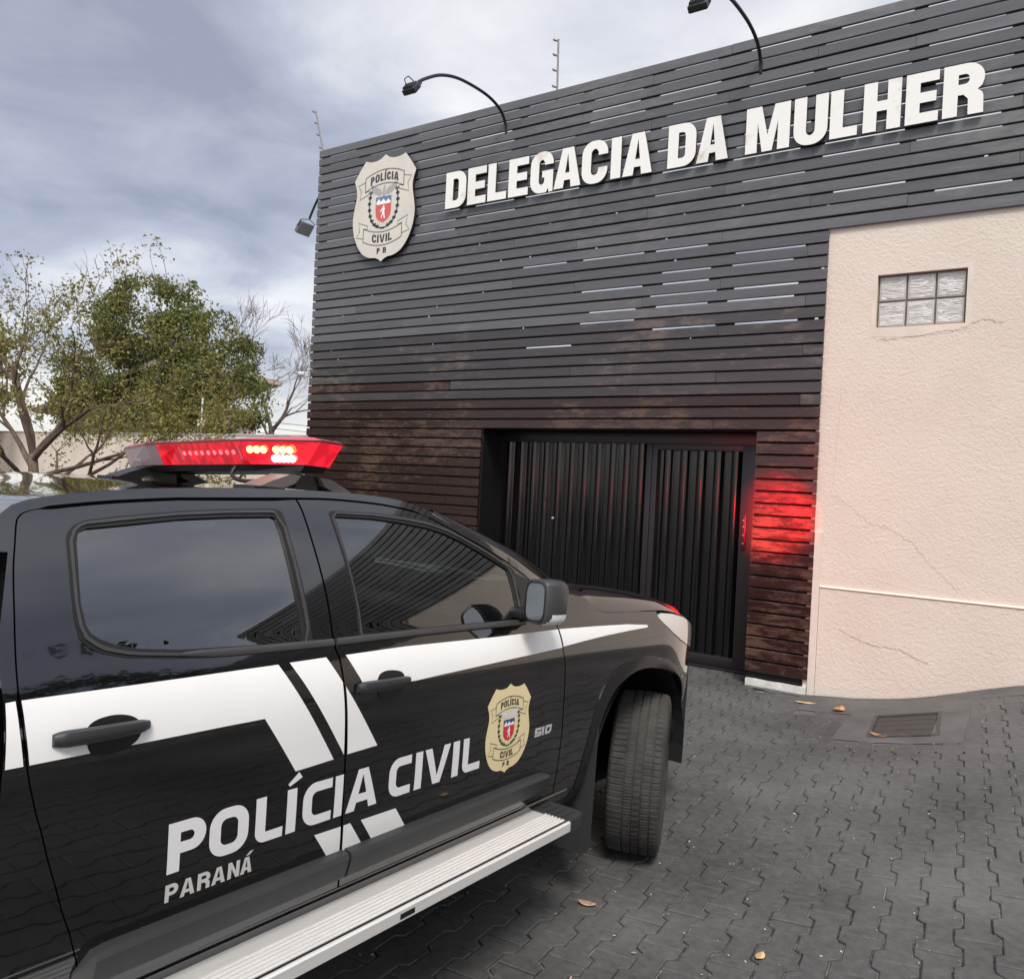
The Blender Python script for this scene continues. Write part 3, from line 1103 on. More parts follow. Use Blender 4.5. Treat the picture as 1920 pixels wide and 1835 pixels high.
# smooth band of render round the window
V, F = fill([[(6.735, 3.10), (7.0, 3.085), (7.30, 3.10), (7.49, 3.13), (7.485, 3.40), (7.475, 3.655), (7.1, 3.648), (6.745, 3.652), (6.74, 3.4)], hole])
mesh('window_surround', [(x, YW - .0015, z) for x, z in V], [f if area([V[i] for i in f]) > 0 else tuple(reversed(f)) for f in F], stucco_s, bld)
# plinth with ledge, corner strip
MB().box(6.446, XR, YW - .016, YW + .01, -.25, .945).build('plinth', stucco_m, bld)
mb = MB()
mb.add([(6.446, YW - .02, .945), (XR, YW - .02, .945), (XR, YW - .026, .953), (6.446, YW - .026, .953), (6.446, YW, .966), (XR, YW, .966)], [(0, 1, 2, 3), (3, 2, 5, 4), (0, 3, 4)])
mb.build('plinth_ledge', ledge_m, bld)
MB().box(6.382, 6.443, YW - .022, YW + .005, -.25, 1.432, .004).build('corner_strip', stucco_s, bld)


def crack(pts, wd=.0022, y=YW - .0012):
    random.seed(len(pts) * 7 + int(pts[0][0] * 100))
    P = []
    for a, b in zip(pts[:-1], pts[1:]):
        for q in range(10):
            t = q / 10
            P.append((a[0] + (b[0] - a[0]) * t + random.gauss(0, .006), a[1] + (b[1] - a[1]) * t + random.gauss(0, .006)))
    vs_, fs = [], []
    for i, (x, z) in enumerate(P):
        ww = wd * random.uniform(.4, 1.1)
        vs_ += [(x - ww * .5, y, z - ww), (x + ww * .5, y, z + ww)]
    for i in range(len(P) - 1):
        fs.append((2 * i, 2 * i + 2, 2 * i + 3, 2 * i + 1))
    mesh('crack', vs_, fs, crack_m, bld)


crack([(6.80, 3.07), (7.05, 3.085), (7.25, 3.11), (7.42, 3.13), (7.55, 3.20), (7.72, 3.15)], .003, YW - .0045)
crack([(6.50, 1.72), (6.515, 2.1), (6.53, 2.45), (6.53, 2.70)], .002)
crack([(6.52, 1.75), (6.70, 1.62), (6.82, 1.52), (6.95, 1.50), (7.15, 1.38), (7.32, 1.18), (7.50, 1.02)], .002)
crack([(6.62, .60), (6.85, .52), (7.1, .50), (7.32, .42)], .004, YW - .018)

# glass block window
win = MB()
win.box(WX0, WX1, YW + .060, YW + .075, WZ0, WZ1)
win = win.build('window', mat('grey block mortar', (.27, .245, .21), .9), bld)


def block_mat():
    mt, t, b = P_('wavy glass block')
    b.inputs['Base Color'].default_value = (.50, .50, .47, 1)
    b.inputs['Roughness'].default_value = .12
    tcn = N(t, 'ShaderNodeTexCoord'); oi = N(t, 'ShaderNodeObjectInfo')
    ad = N(t, 'ShaderNodeVectorMath', operation='ADD')
    g = N(t, 'ShaderNodeNewGeometry')
    mpn = N(t, 'ShaderNodeMapping'); mpn.inputs['Scale'].default_value = (9, 9, 42)
    t.links.new(g.outputs['Position'], mpn.inputs[0])
    nz = N(t, 'ShaderNodeTexNoise'); nz.inputs['Scale'].default_value = 1; nz.inputs['Detail'].default_value = 4; nz.inputs['Distortion'].default_value = 1.2
    t.links.new(mpn.outputs[0], nz.inputs['Vector'])
    mxn = N(t, 'ShaderNodeMix', data_type='RGBA')
    mxn.inputs['A'].default_value = (.40, .395, .375, 1); mxn.inputs['B'].default_value = (.70, .69, .66, 1)
    rp = N(t, 'ShaderNodeMapRange'); rp.inputs['From Min'].default_value = .3; rp.inputs['From Max'].default_value = .65
    t.links.new(nz.outputs[0], rp.inputs[0]); t.links.new(rp.outputs[0], mxn.inputs['Factor']); t.links.new(mxn.outputs['Result'], b.inputs['Base Color'])
    bn = N(t, 'ShaderNodeBump'); bn.inputs['Strength'].default_value = .9; bn.inputs['Distance'].default_value = .02
    t.links.new(nz.outputs[0], bn.inputs['Height']); t.links.new(bn.outputs[0], b.inputs['Normal'])
    return mt


bm_ = block_mat()
bw, bh = (WX1 - WX0 - .012) / 3, (WZ1 - WZ0 - .012) / 2
for j in range(2):
    for i in range(3):
        x, z = WX0 + .006 + i * bw, WZ0 + .006 + j * bh
        g = MB()
        g.box(x + .007, x + bw - .007, YW + .038, YW + .062, z + .007, z + bh - .007, .006)
        g = g.build('glass_block', mat('glass block rim', (.46, .45, .42), .2), win, angle=40)
        MB().box(x + .020, x + bw - .020, YW + .0355, YW + .040, z + .020, z + bh - .020, .0015).build('wavy_face', bm_, g)

# ---------------------------------------------------------------- corrugated gate
gate = empty('corrugated_gate', (4.3, .60, .02))
tag(gate, 'black corrugated metal garage gate set back under the slat facade', 'gate')


def corr(x0, x1, n, z0, z1, y, name, first=None):
    pw = (x1 - x0) / n
    prof = []
    for i in range(n):
        a = x0 + i * pw
        prof += [(a, 0), (a + .30 * pw, 0), (a + .38 * pw, -.020), (a + .50 * pw, -.034), (a + .62 * pw, -.038), (a + .72 * pw, -.034), (a + .82 * pw, -.020), (a + .88 * pw, 0), (a + .93 * pw, .004)]
    prof.append((x1, 0))
    vs_, fs = [], []
    for z in (z0, z1):
        for x, yy in prof:
            vs_.append((x - 4.3, y + yy - .60, z - .02))
    m_ = len(prof)
    for i in range(m_ - 1):
        fs.append((i, i + 1, i + 1 + m_, i + m_))
    o = mesh(name, vs_, fs, gate_m, gate, smooth=True)
    o.data.set_sharp_from_angle(angle=rad(40))
    return o


corr(2.80, 4.60, 11, .05, 2.20, .63, 'fixed_sheet')
corr(4.72, 5.60, 5, .13, 2.14, .63, 'door_sheet')
mb = MB()


def gb(name, x0, x1, y0, y1, z0, z1, ma=steel):
    MB().box(x0 - 4.3, x1 - 4.3, y0 - .6, y1 - .6, z0 - .02, z1 - .02, .003).build(name, ma, gate, angle=40)


gb('top_rail', 2.80, 5.86, .585, .66, 2.19, 2.305)
gb('bottom_rail', 2.80, 4.62, .59, .65, .012, .055)
gb('stile', 4.60, 4.66, .585, .66, .012, 2.19)
gb('stile', 4.668, 4.725, .58, .65, .03, 2.19)
gb('stile', 5.60, 5.85, .58, .65, .03, 2.19)
gb('door_rail', 4.725, 5.60, .58, .65, 2.13, 2.19)
gb('door_rail', 4.725, 5.60, .58, .65, .03, .13)
gb('threshold', 4.62, 5.86, .56, .60, .0, .026)
gb('lock_plate', 5.625, 5.665, .570, .582, 1.18, 1.52, plastic_b)
for z in (1.25, 1.33, 1.41, 1.47):
    MB().tube([(5.645 - 4.3, -.036, z - .02), (5.645 - 4.3, -.026, z - .02)], .009, 10).build('bolt', mat('zinc bolt', (.25, .24, .24), .35, metal=.8), gate)
MB().tube([(3.52 - 4.3, -.012, 1.335), (3.52 - 4.3, -.002, 1.335)], .013, 10).build('hole_light_dot', mat('pale hole light', (.45, .42, .40), .4), gate)  # pale disc standing in for light showing through a small hole

gate.location.y = .42
# ---------------------------------------------------------------- raised sign letters
sign = empty('raised_letter_sign', (4.8, -.03, 4.81))
tag(sign, 'white raised capital letters reading DELEGACIA DA MULHER on the slats', 'sign')
LT = [('D', 2.159, 2.447), ('E', 2.470, 2.722), ('L', 2.747, 2.996), ('E', 3.022, 3.274), ('G', 3.302, 3.582), ('A', 3.594, 3.912), ('C', 3.922, 4.214), ('I', 4.252, 4.362), ('A', 4.384, 4.700),
      ('D', 4.858, 5.138), ('A', 5.148, 5.452), ('M', 5.611, 6.002), ('U', 6.036, 6.320), ('L', 6.340, 6.562), ('H', 6.606, 6.895), ('E', 6.929, 7.170), ('R', 7.201, 7.488)]
for ch, x0, x1 in LT:
    wd, h = x1 - x0, .412
    over = .012 if ch in 'CGU' else 0
    loops = [[(u + x0 - 4.8, v * (h + over * (1 if ch == 'U' else 2)) / h - over) for u, v in lp] for lp in glyph(ch, wd, h, .105, .084 if ch not in 'CGU' else .078, .125)]
    V, F = fill(loops)
    F = [f if area([V[i] for i in f]) > 0 else tuple(reversed(f)) for f in F]
    y0, y1 = -.022, .006
    n = len(V)
    bd = boundary(F)
    vs_ = [(x, y0, z) for x, z in V]
    o = mesh('letter', vs_, F, letter_f, sign)
    vs2 = [(x, y0 + .0005, z) for x, z in V] + [(x, y1, z) for x, z in V]
    mesh('letter_edge', vs2, [(b, a, a + n, b + n) for a, b in bd], letter_s, o)

# ---------------------------------------------------------------- crest on the facade


def put_crest(asp, half, mapf, cols, parent, root_name, edge=None):
    D = crest_shapes(asp)
    lay_ = [('base', 0.0), ('line', 1), ('text', 1), ('bird', 1), ('red', 1), ('blue', 1), ('laurel', 1), ('white', 2)]
    nm = dict(base=root_name, line='ribbon_outline', text='crest_lettering', bird='bird', red='red_field', blue='blue_field', laurel='laurel', white='white_figure')
    root = None
    for key, lv_ in lay_:
        vs_, fs = [], []
        st = .05 / half if key == 'base' and edge is None else None
        for grp in D[key]:
            V, F = fill(grp, st)
            if key == 'text': vs_, fs = [], []
            o = len(vs_)
            vs_ += [mapf(u * half, v * half, lv_) for u, v in V]
            fs += [tuple(i + o for i in (f if area([V[i] for i in f]) > 0 else tuple(reversed(f)))) for f in F]
            if key == 'base': bb = (V, F)
            if key == 'text': mesh(nm[key], vs_, fs, cols[key], root)
        if key == 'text': continue
        ob = mesh(nm[key], vs_, fs, cols[key], parent if root is None else root)
        if root is None: root = ob
    return root, bb


cb = empty('crest_sign', (1.2135, -.03, 4.314))
tag(cb, 'white shield shaped police crest mounted left of the raised letters', 'sign')
cols = dict(base=crest_w, line=ink_l, text=ink, bird=birdf, red=redf, blue=bluef, laurel=grn_f, white=figw)
rt_, bb = put_crest(1.2965 / .4975, .4975, lambda u, v, l: (u, -.028 - .002 * l, v), cols, cb, 'crest_panel', edge=1)
V, F = bb
F = [f if area([V[i] for i in f]) > 0 else tuple(reversed(f)) for f in F]
n = len(V)
mesh('crest_edge', [(x * .4975, -.0275, z * .4975) for x, z in V] + [(x * .4975, .006, z * .4975) for x, z in V], [(b, a, a + n, b + n) for a, b in boundary(F)], mat('dark crest edge', (.02, .018, .016), .7), cb)

# ---------------------------------------------------------------- floodlights, fence posts, camera


def floodlight(name, X, Yb, path, lampm, label, grp, rz=0.0, sc=1.0):
    r = empty(name, (X, Yb, path[0][1]))
    tag(r, label, 'floodlight', grp)
    M = Matrix.Rotation(rz, 4, 'Z')
    pts = catmull([(0, y, z - path[0][1]) for y, z in path], 5)
    MB().tube([M @ Vector(p) for p in pts], .016, 10).build('arm', steel, r, smooth=True)
    e = Vector((0, path[-1][0], path[-1][1] - path[0][1]))
    Ml = M @ Matrix.Translation(e) @ Matrix.Rotation(rad(-38), 4, 'X') @ Matrix.Scale(sc, 4)
    mb = MB(); mb.box(-.075, .075, -.025, .025, -.16, -.045, .008, Ml)
    bd_ = mb.build('lamp_housing', lampm, r, angle=35)
    mb = MB()
    for k in range(7): mb.box(-.06 + k * .018, -.055 + k * .018, -.045, -.024, -.145, -.06, 0, Ml)
    mb.build('cooling_fins', lampm, bd_)
    MB().box(-.066, .066, .0255, .028, -.152, -.053, 0, Ml).build('lamp_glass', mat('floodlight glass', (.30, .31, .30), .1, coat=1), bd_)
    MB().tube([Ml @ Vector(p) for p in ((-.082, 0, -.10), (-.082, 0, -.03), (0, 0, -.005), (.082, 0, -.03), (.082, 0, -.10))], .006, 6).build('bracket', steel, r)
    MB().tube([Ml @ Vector(p) for p in ((.0, -.03, -.02), (.0, -.10, -.06), (.0, -.11, -.13), (.0, -.05, -.155))], .005, 6).build('cable', rubber, r)
    return r


AP = [(.03, 5.55), (.0, 5.66), (-.10, 5.755), (-.28, 5.80), (-.52, 5.80), (-.87, 5.755), (-1.15, 5.66), (-1.38, 5.52), (-1.50, 5.425)]
floodlight('floodlight', 2.916, -.02, AP, lamp_m, 'black floodlight on a curved arm over the left half of the lettering', 'floodlights over the sign')
floodlight('floodlight', 5.70, -.02, AP, lamp_m, 'black floodlight on a curved arm at the top edge of the photo', 'floodlights over the sign')
floodlight('floodlight', .06, .20, [(.0, 5.60), (-.14, 5.50), (-.27, 5.36), (-.37, 5.20), (-.41, 5.12)], lampg_m, 'grey floodlight sticking out past the left end of the slat facade', 'floodlights over the sign', rz=rad(-90), sc=1.45)

pm_ = mat('weathered fence post', (.22, .20, .19), .6, var=.2, scale=20)
for X, top, lab, hh in ((-.03, (-.30, .1, .66), 'thin leaning electric fence post at the left corner of the roofline', .66), (3.49, (-.03, .02, .60), 'upright electric fence post on the roofline above the lettering', .60)):
    r = empty('electric_fence_post', (X, .10, 5.90))
    tag(r, lab, 'post', 'electric fence posts on the roofline')
    T = Vector(top)
    MB().box(-.012, .012, -.012, .012, -.15, .02).build('post_socket', pm_, r)
    MB().tube([(0, 0, 0), T * .5, T], .011, 8).build('rod', pm_, r)
    for q in (.12, .42, .70, .97):
        p = T * q
        MB().tube([p + Vector((-.005, 0, 0)), p + Vector((-.045, -.01, .018)), p + Vector((-.058, -.01, .03))], [.010, .013, .009], 8).build('insulator', pm_, r)
r = empty('security_camera', (-.005, -.02, 2.99))
tag(r, 'small white bullet security camera at the left edge of the facade', 'camera')
MB().box(-.02, .035, -.03, .02, -.035, .035, .008).build('mount', cctv_m, r)
MB().tube([(-.015, -.03, 0), (-.10, -.05, .005)], .032, 14).build('camera_body', cctv_m, r, angle=40)
MB().tube([(-.098, -.0495, .005), (-.112, -.053, .006)], .026, 14).build('lens', plastic_b, r)

# ---------------------------------------------------------------- pickup truck (local frame: x forward, y left, z up, origin under front axle)
TH, TP = rad(2.1), rad(-3.19)
FX = Vector((math.sin(TH) * math.cos(TP), math.cos(TH) * math.cos(TP), math.sin(TP)))
LY = Vector((-math.cos(TH), math.sin(TH), 0))
UZ = FX.cross(LY)
truck = empty('police_pickup_truck')
tm = Matrix.Identity(4)
for i in range(3):
    tm[i][0], tm[i][1], tm[i][2], tm[i][3] = FX[i], LY[i], UZ[i], (5.6405, -3.9580, .0406)[i]
truck.matrix_world = tm
tag(truck, 'black double cab police pickup with white stripes, lettering and lit red light bar', 'pickup truck')

KZ = [.20, .32, .42, .52, .62, .75, .90, 1.00, 1.05, 1.10, 1.135, 1.17, 1.30, 1.42, 1.50, 1.54, 1.57]
KW = [.79, .83, .862, .888, .905, .917, .925, .924, .917, .903, .886, .868, .803, .742, .700, .672, .63]


def pchip(xs, ys):
    h = [b - a for a, b in zip(xs, xs[1:])]
    d = [(b - a) / c for a, b, c in zip(ys, ys[1:], h)]
    m_ = [d[0]]
    for i in range(1, len(xs) - 1):
        if d[i - 1] * d[i] > 0:
            w1, w2 = 2 * h[i] + h[i - 1], h[i] + 2 * h[i - 1]
            m_.append((w1 + w2) / (w1 / d[i - 1] + w2 / d[i]))
        else:
            m_.append(0)
    m_.append(d[-1])

    def f(x):
        x = min(max(x, xs[0]), xs[-1])
        i = 0
        while i < len(xs) - 2 and x > xs[i + 1]: i += 1
        t = (x - xs[i]) / h[i]
        return ys[i] * (1 + 2 * t) * (1 - t) ** 2 + m_[i] * h[i] * t * (1 - t) ** 2 + ys[i + 1] * t * t * (3 - 2 * t) + m_[i + 1] * h[i] * t * t * (t - 1)
    return f




def spline(xs, ys, m0, m1):
    """clamped cubic spline"""
    n = len(xs)
    h = [xs[i + 1] - xs[i] for i in range(n - 1)]
    a = [0.0] * n; b = [1.0] * n; c = [0.0] * n; d = [0.0] * n
    b[0], c[0], d[0] = 2 * h[0], h[0], 6 * ((ys[1] - ys[0]) / h[0] - m0)
    for i in range(1, n - 1):
        a[i], b[i], c[i] = h[i - 1], 2 * (h[i - 1] + h[i]), h[i]
        d[i] = 6 * ((ys[i + 1] - ys[i]) / h[i] - (ys[i] - ys[i - 1]) / h[i - 1])
    a[-1], b[-1], d[-1] = h[-1], 2 * h[-1], 6 * (m1 - (ys[-1] - ys[-2]) / h[-1])
    for i in range(1, n):
        q = a[i] / b[i - 1]
        b[i] -= q * c[i - 1]; d[i] -= q * d[i - 1]
    M = [0.0] * n
    M[-1] = d[-1] / b[-1]
    for i in range(n - 2, -1, -1): M[i] = (d[i] - c[i] * M[i + 1]) / b[i]

    def f(x):
        x = min(max(x, xs[0]), xs[-1])
        i = 0
        while i < n - 2 and x > xs[i + 1]: i += 1
        u, v = xs[i + 1] - x, x - xs[i]
        return (M[i] * u ** 3 + M[i + 1] * v ** 3) / (6 * h[i]) + (ys[i] / h[i] - M[i] * h[i] / 6) * u + (ys[i + 1] / h[i] - M[i + 1] * h[i] / 6) * v
    return f


_lo = spline([.20, .45, .65, .90, 1.02, 1.10, 1.17], [.79, .871, .908, .9255, .9215, .901, .868], .36, -.46)


def _wb(z):
    if z <= 1.17: return _lo(z)
    u = min(z, 1.575) - 1.17
    return .868 - .44 * u - .42 * u * u


def W(x, z):
    return _wb(z) - .30 * max(0, x - .1) ** 2


def Wn(x, z):
    e_ = .004
    wx = (W(x + e_, z) - W(x - e_, z)) / (2 * e_); wz = (W(x, z + e_) - W(x, z - e_)) / (2 * e_)
    return Vector((-wx, -1, -wz)).normalized()


def panel(name, loops, ma, parent, off=0.0, step=.03, flange=.012, shape=None):
    V, F = fill(loops, step)
    F = [f if area([V[i] for i in f]) > 0 else tuple(reversed(f)) for f in F]
    vs_, nn = [], []
    for x, z in V:
        n = Wn(x, z)
        o = off + (shape(x, z) if shape else 0)
        p = Vector((x, -W(x, z), z)) + n * o
        vs_.append(p); nn.append(n)
    if shape:
        nn = None
    fs = list(F)
    if flange > 0:
        bd = boundary(F)
        for a, b in bd:
            k = len(vs_)
            na, nb = Wn(*V[a]), Wn(*V[b])
            pa, pb = vs_[a], vs_[b]
            q = [pa, pb, pb - nb * flange, pa - na * flange]
            fn = (pb - pa).cross(na).normalized()
            vs_ += q
            if nn is not None: nn += [fn] * 4
            fs.append((k + 1, k, k + 3, k + 2))
    return mesh(name, vs_, fs, ma, parent, True, nn)


def mirror(o, keep=None):
    """left-hand twin of a right-hand part (same mesh), with its own trim pieces"""
    c = o.copy(); COL.objects.link(c); c.parent = truck; c.scale = (1, -1, 1)
    for ch in o.children:
        if ch.name.split('.')[0] in ('lettering', 'small_lettering', 'crest_decal', 'chrome_badge'): continue
        d = ch.copy(); COL.objects.link(d); d.parent = c
    return c


C_SEAM = [(-2.224, 1.478), (-2.378, 1.462), (-2.485, 1.447), (-2.544, 1.437), (-2.569, 1.430), (-2.583, 1.420), (-2.590, 1.405), (-2.598, 1.370), (-2.606, 1.334), (-2.612, 1.291), (-2.617, 1.239), (-2.621, 1.189),
          (-2.624, 1.105), (-2.619, 1.055), (-2.610, .990), (-2.601, .950), (-2.586, .899), (-2.572, .860), (-2.555, .807), (-2.534, .751), (-2.515, .698), (-2.496, .654), (-2.479, .608), (-2.463, .564), (-2.440, .495)]
TOP = [(-1.941, 1.497), (-1.859, 1.502), (-1.772, 1.507), (-1.689, 1.509), (-1.569, 1.508), (-1.483, 1.504), (-1.383, 1.494), (-1.317, 1.478), (-1.237, 1.448), (-1.088, 1.391), (-.998, 1.352), (-.955, 1.329), (-.884, 1.288)]
B_SEAM = [(-1.858, 1.502), (-1.851, 1.471), (-1.852, 1.378), (-1.853, 1.303), (-1.855, 1.249), (-1.862, 1.177), (-1.865, 1.140), (-1.863, 1.122), (-1.858, 1.106), (-1.854, 1.058), (-1.850, 1.009), (-1.840, .933), (-1.831, .861), (-1.822, .768), (-1.813, .698), (-1.796, .599), (-1.778, .520), (-1.773, .495)]
A_SEAM = [(-.870, 1.262), (-.825, 1.19), (-.785, 1.126), (-.780, 1.068), (-.768, 1.019), (-.760, .980), (-.747, .845), (-.730, .725), (-.722, .640), (-.707, .527), (-.703, .495)]
g_ = .0032


def sh(pts, dx, dz=0.0): return [(x + dx, z + dz) for x, z in pts]


rear_out = sh(catmull(C_SEAM, 2), g_, -g_ * .3)[::-1]           # bottom -> top
rear_loop = rear_out + sh(TOP[:1], 0, -g_) + sh(catmull(B_SEAM, 2), -g_, 0)
rear_loop[len(rear_out)] = (-1.941, 1.497 - g_)
rear_loop = [(x, z - (g_ if z > 1.44 else 0)) for x, z in rear_loop]
front_loop = sh(catmull(TOP[1:], 2), 0, -g_)[0:]
front_loop = [(max(x, -1.858 + g_), z) for x, z in front_loop] + sh(catmull(A_SEAM, 2), -g_) + sh(catmull(B_SEAM, 2), g_)[::-1][:-1]

RW = [(-2.474, 1.390), (-2.467, 1.397), (-2.452, 1.403), (-2.387, 1.411), (-2.234, 1.431), (-2.10, 1.442), (-1.962, 1.450), (-1.952, 1.446), (-1.949, 1.421), (-1.951, 1.347), (-1.954, 1.264), (-1.955, 1.206), (-1.959, 1.153), (-2.073, 1.153), (-2.293, 1.159), (-2.387, 1.168), (-2.437, 1.180), (-2.465, 1.192), (-2.480, 1.203), (-2.488, 1.218), (-2.492, 1.260), (-2.487, 1.315), (-2.480, 1.373)]
RS = [(-2.500, 1.378), (-2.493, 1.394), (-2.479, 1.408), (-2.457, 1.418), (-2.384, 1.430), (-2.231, 1.449), (-2.10, 1.461), (-1.952, 1.470), (-1.930, 1.467), (-1.922, 1.455), (-1.924, 1.384), (-1.925, 1.299), (-1.928, 1.228), (-1.934, 1.134), (-2.078, 1.136), (-2.297, 1.142), (-2.412, 1.153), (-2.460, 1.164), (-2.488, 1.178), (-2.504, 1.195), (-2.509, 1.233), (-2.507, 1.288), (-2.503, 1.344)]
FWN = [(-1.741, 1.456), (-1.731, 1.461), (-1.589, 1.462), (-1.462, 1.455), (-1.348, 1.444), (-1.271, 1.429), (-1.199, 1.406), (-1.101, 1.366), (-1.035, 1.336), (-.993, 1.315), (-.994, 1.280), (-1.003, 1.212), (-1.016, 1.154), (-1.286, 1.156), (-1.590, 1.156), (-1.757, 1.155), (-1.751, 1.208), (-1.745, 1.292), (-1.744, 1.362), (-1.742, 1.429)]
FS = [(-1.757, 1.470), (-1.743, 1.476), (-1.582, 1.479), (-1.452, 1.475), (-1.342, 1.466), (-1.237, 1.444), (-1.091, 1.385), (-.970, 1.325), (-.955, 1.312), (-.970, 1.260), (-.983, 1.215), (-.999, 1.134), (-1.297, 1.135), (-1.599, 1.134), (-1.775, 1.134), (-1.762, 1.209), (-1.756, 1.310), (-1.757, 1.388), (-1.757, 1.45)]

# cab shell (rail over the doors, rear pillar, sill)
E_TOP = [(-2.640, 1.345), (-2.626, 1.405), (-2.590, 1.442), (-2.520, 1.463), (-2.40, 1.483), (-2.25, 1.500), (-2.0, 1.519), (-1.75, 1.530), (-1.55, 1.532), (-1.42, 1.525), (-1.33, 1.508), (-1.285, 1.497)]
shell = [(-2.648, .40), (-2.648, 1.25)] + catmull(E_TOP, 2) + catmull(TOP[:8][::-1], 2)[:-1] + catmull(C_SEAM, 2) + [(-1.773, .492), (-.703, .492), (-.700, .40)]
shell = [(x, z + (g_ if z > 1.44 and i > 26 else 0)) for i, (x, z) in enumerate(shell)]
cab = panel('cab_side', [shell], paint, truck)
rdoor = panel('rear_door', [rear_loop, RS], paint, truck)
fdoor = panel('front_door', [front_loop, FS], paint, truck)
inner_fill = panel('door_jamb', [[(-2.62, .42), (-2.635, 1.30), (-2.615, 1.405), (-2.56, 1.44), (-2.4, 1.472), (-2.0, 1.508), (-1.7, 1.52), (-1.5, 1.517), (-1.4, 1.506), (-1.26, 1.465), (-1.0, 1.36), (-.90, 1.30), (-.85, 1.24), (-.76, 1.10), (-.70, .42)], RS, FS], rubber, truck, off=-.016, step=.05, flange=0)


def ring(name, o, i_, ma, parent, off, fl=.010): return panel(name, [o, i_], ma, parent, off, .03, fl)


ring('window_seal', RS, RW, rubber, rdoor, .0015)
ring('window_seal', FS, FWN, rubber, fdoor, .0015)


def inset_mid(o, i_, a, b):
    """closed strip lying between two outlines"""
    def nearest(p, lp): return min(lp, key=lambda q: (q[0] - p[0]) ** 2 + (q[1] - p[1]) ** 2)
    oo, ii = [], []
    for p in i_:
        q = nearest(p, resample(o, .01))
        oo.append((p[0] + (q[0] - p[0]) * b, p[1] + (q[1] - p[1]) * b)); ii.append((p[0] + (q[0] - p[0]) * a, p[1] + (q[1] - p[1]) * a))
    return oo, ii


for o_l, i_l, par in ((RS, RW, rdoor), (FS, FWN, fdoor)):
    oo, ii = inset_mid(o_l, resample(i_l, .03), .42, .74)
    ring('seal_bead', oo, ii, trim, par, .005, .006)
panel('window_glass', [RW], tint, rdoor, -.004, .018, 0)
panel('window_glass', [FWN], tint_f, fdoor, -.004, .018, 0)
panel('mirror_sail', [[(-.968, 1.306), (-.890, 1.282), (-.845, 1.218), (-.86, 1.155), (-.985, 1.155), (-.972, 1.22)]], plastic_b, fdoor, .003, .03, .006)


def strip(name, path, hw, off, ma, parent, taper=True, n=5):
    """rounded moulding running along a path on the body side"""
    P = [Vector(p) for p in path]
    vs_, fs = [], []
    prof = [(-1, 0), (-.85, .75), (-.4, 1), (.4, 1), (.85, .75), (1, 0)]
    for i, p in enumerate(P):
        d = (P[min(i + 1, len(P) - 1)] - P[max(i - 1, 0)]).normalized()
        nn = Vector((-d.y, d.x))
        h_ = hw[i] if isinstance(hw, list) else hw
        for u, v in prof:
            q = p + nn * (u * h_)
            n3 = Wn(q.x, q.y)
            vs_.append(Vector((q.x, -W(q.x, q.y), q.y)) + n3 * (off * v - .002))
    m_ = len(prof)
    for i in range(len(P) - 1):
        for k in range(m_ - 1):
            fs.append((i * m_ + k, (i + 1) * m_ + k, (i + 1) * m_ + k + 1, i * m_ + k + 1))
    fs.append(tuple(range(m_))[::-1]); fs.append(tuple((len(P) - 1) * m_ + k for k in range(m_)))
    o = mesh(name, vs_, fs, ma, parent, True)
    o.data.set_sharp_from_angle(angle=rad(50))
    return o


strip('belt_moulding', catmull([(-2.30, 1.1485), (-2.2, 1.1455), (-2.078, 1.1435), (-1.869, 1.1425)], 4), [.003, .006, .008, .009] + [.0095] * 9, .009, trim, rdoor)
strip('belt_moulding', catmull([(-1.858, 1.1425), (-1.599, 1.1445), (-1.297, 1.145), (-.985, 1.144)], 4), .0095, .010, trim, fdoor)

# stripes (flat vinyl on the panels)
seam_z = sorted([(z, x) for x, z in B_SEAM])


def bx(z): return lerp_tab(z, [a for a, b in seam_z], [b for a, b in seam_z])


def ax(z):
    s_ = sorted([(z_, x_) for x_, z_ in A_SEAM])
    return lerp_tab(z, [a for a, b in s_], [b for a, b in s_])


def cx_(z):
    s_ = sorted([(z_, x_) for x_, z_ in C_SEAM[8:]])
    return lerp_tab(z, [a for a, b in s_], [b for a, b in s_])


def decal(name, loop, ma, parent, off=.0016, step=.03): return panel(name, [loop], ma, parent, off, step, 0)


e5 = .005
decal('stripe', [(cx_(.990) + e5, .990), (-2.308, .992), (-2.197, .993), (-2.098, .993), (-1.992, .852), (-1.872, .857), (-2.052, 1.107), (-2.305, 1.104), (cx_(1.101) + e5, 1.101), (cx_(1.05) + e5, 1.05)], vinyl, rdoor)
decal('stripe', [(-2.645, .990), (cx_(.99) - e5, .990), (cx_(1.05) - e5, 1.05), (cx_(1.10) - e5, 1.101), (-2.645, 1.100)], vinyl, cab)
decal('stripe', [(-2.018, 1.108), (-1.838, .862), (bx(.95) - e5, .95), (bx(1.04) - e5, 1.047), (-1.902, 1.110)], vinyl, rdoor)
decal('stripe', [(bx(1.035) + e5, 1.035), (bx(.95) + e5, .95), (bx(.862) + e5, .861), (-1.718, .864)], vinyl, fdoor)
decal('stripe', [(-1.836, 1.110), (-1.783, 1.030), (-1.586, 1.019), (-1.437, 1.024), (-1.102, 1.034), (ax(1.043) - e5, 1.044), (ax(1.108) - e5, 1.108), (-1.163, 1.108), (-1.42, 1.111), (-1.608, 1.113)], vinyl, fdoor)
STRF = [(ax(1.108) + e5, 1.108), (ax(1.047) + e5, 1.047), (-.60, 1.056), (-.436, 1.063), (-.20, 1.069), (-.044, 1.071), (-.046, 1.081), (-.237, 1.094), (-.50, 1.102)]
decal('stripe', [(-1.902, .673), (-1.840, .596), (bx(.597) - e5, .597), (bx(.67) - e5, .671)], vinyl, rdoor)
decal('stripe', [(bx(.671) + e5, .671), (bx(.6) + e5, .598), (-1.719, .597), (-1.780, .671)], vinyl, fdoor)
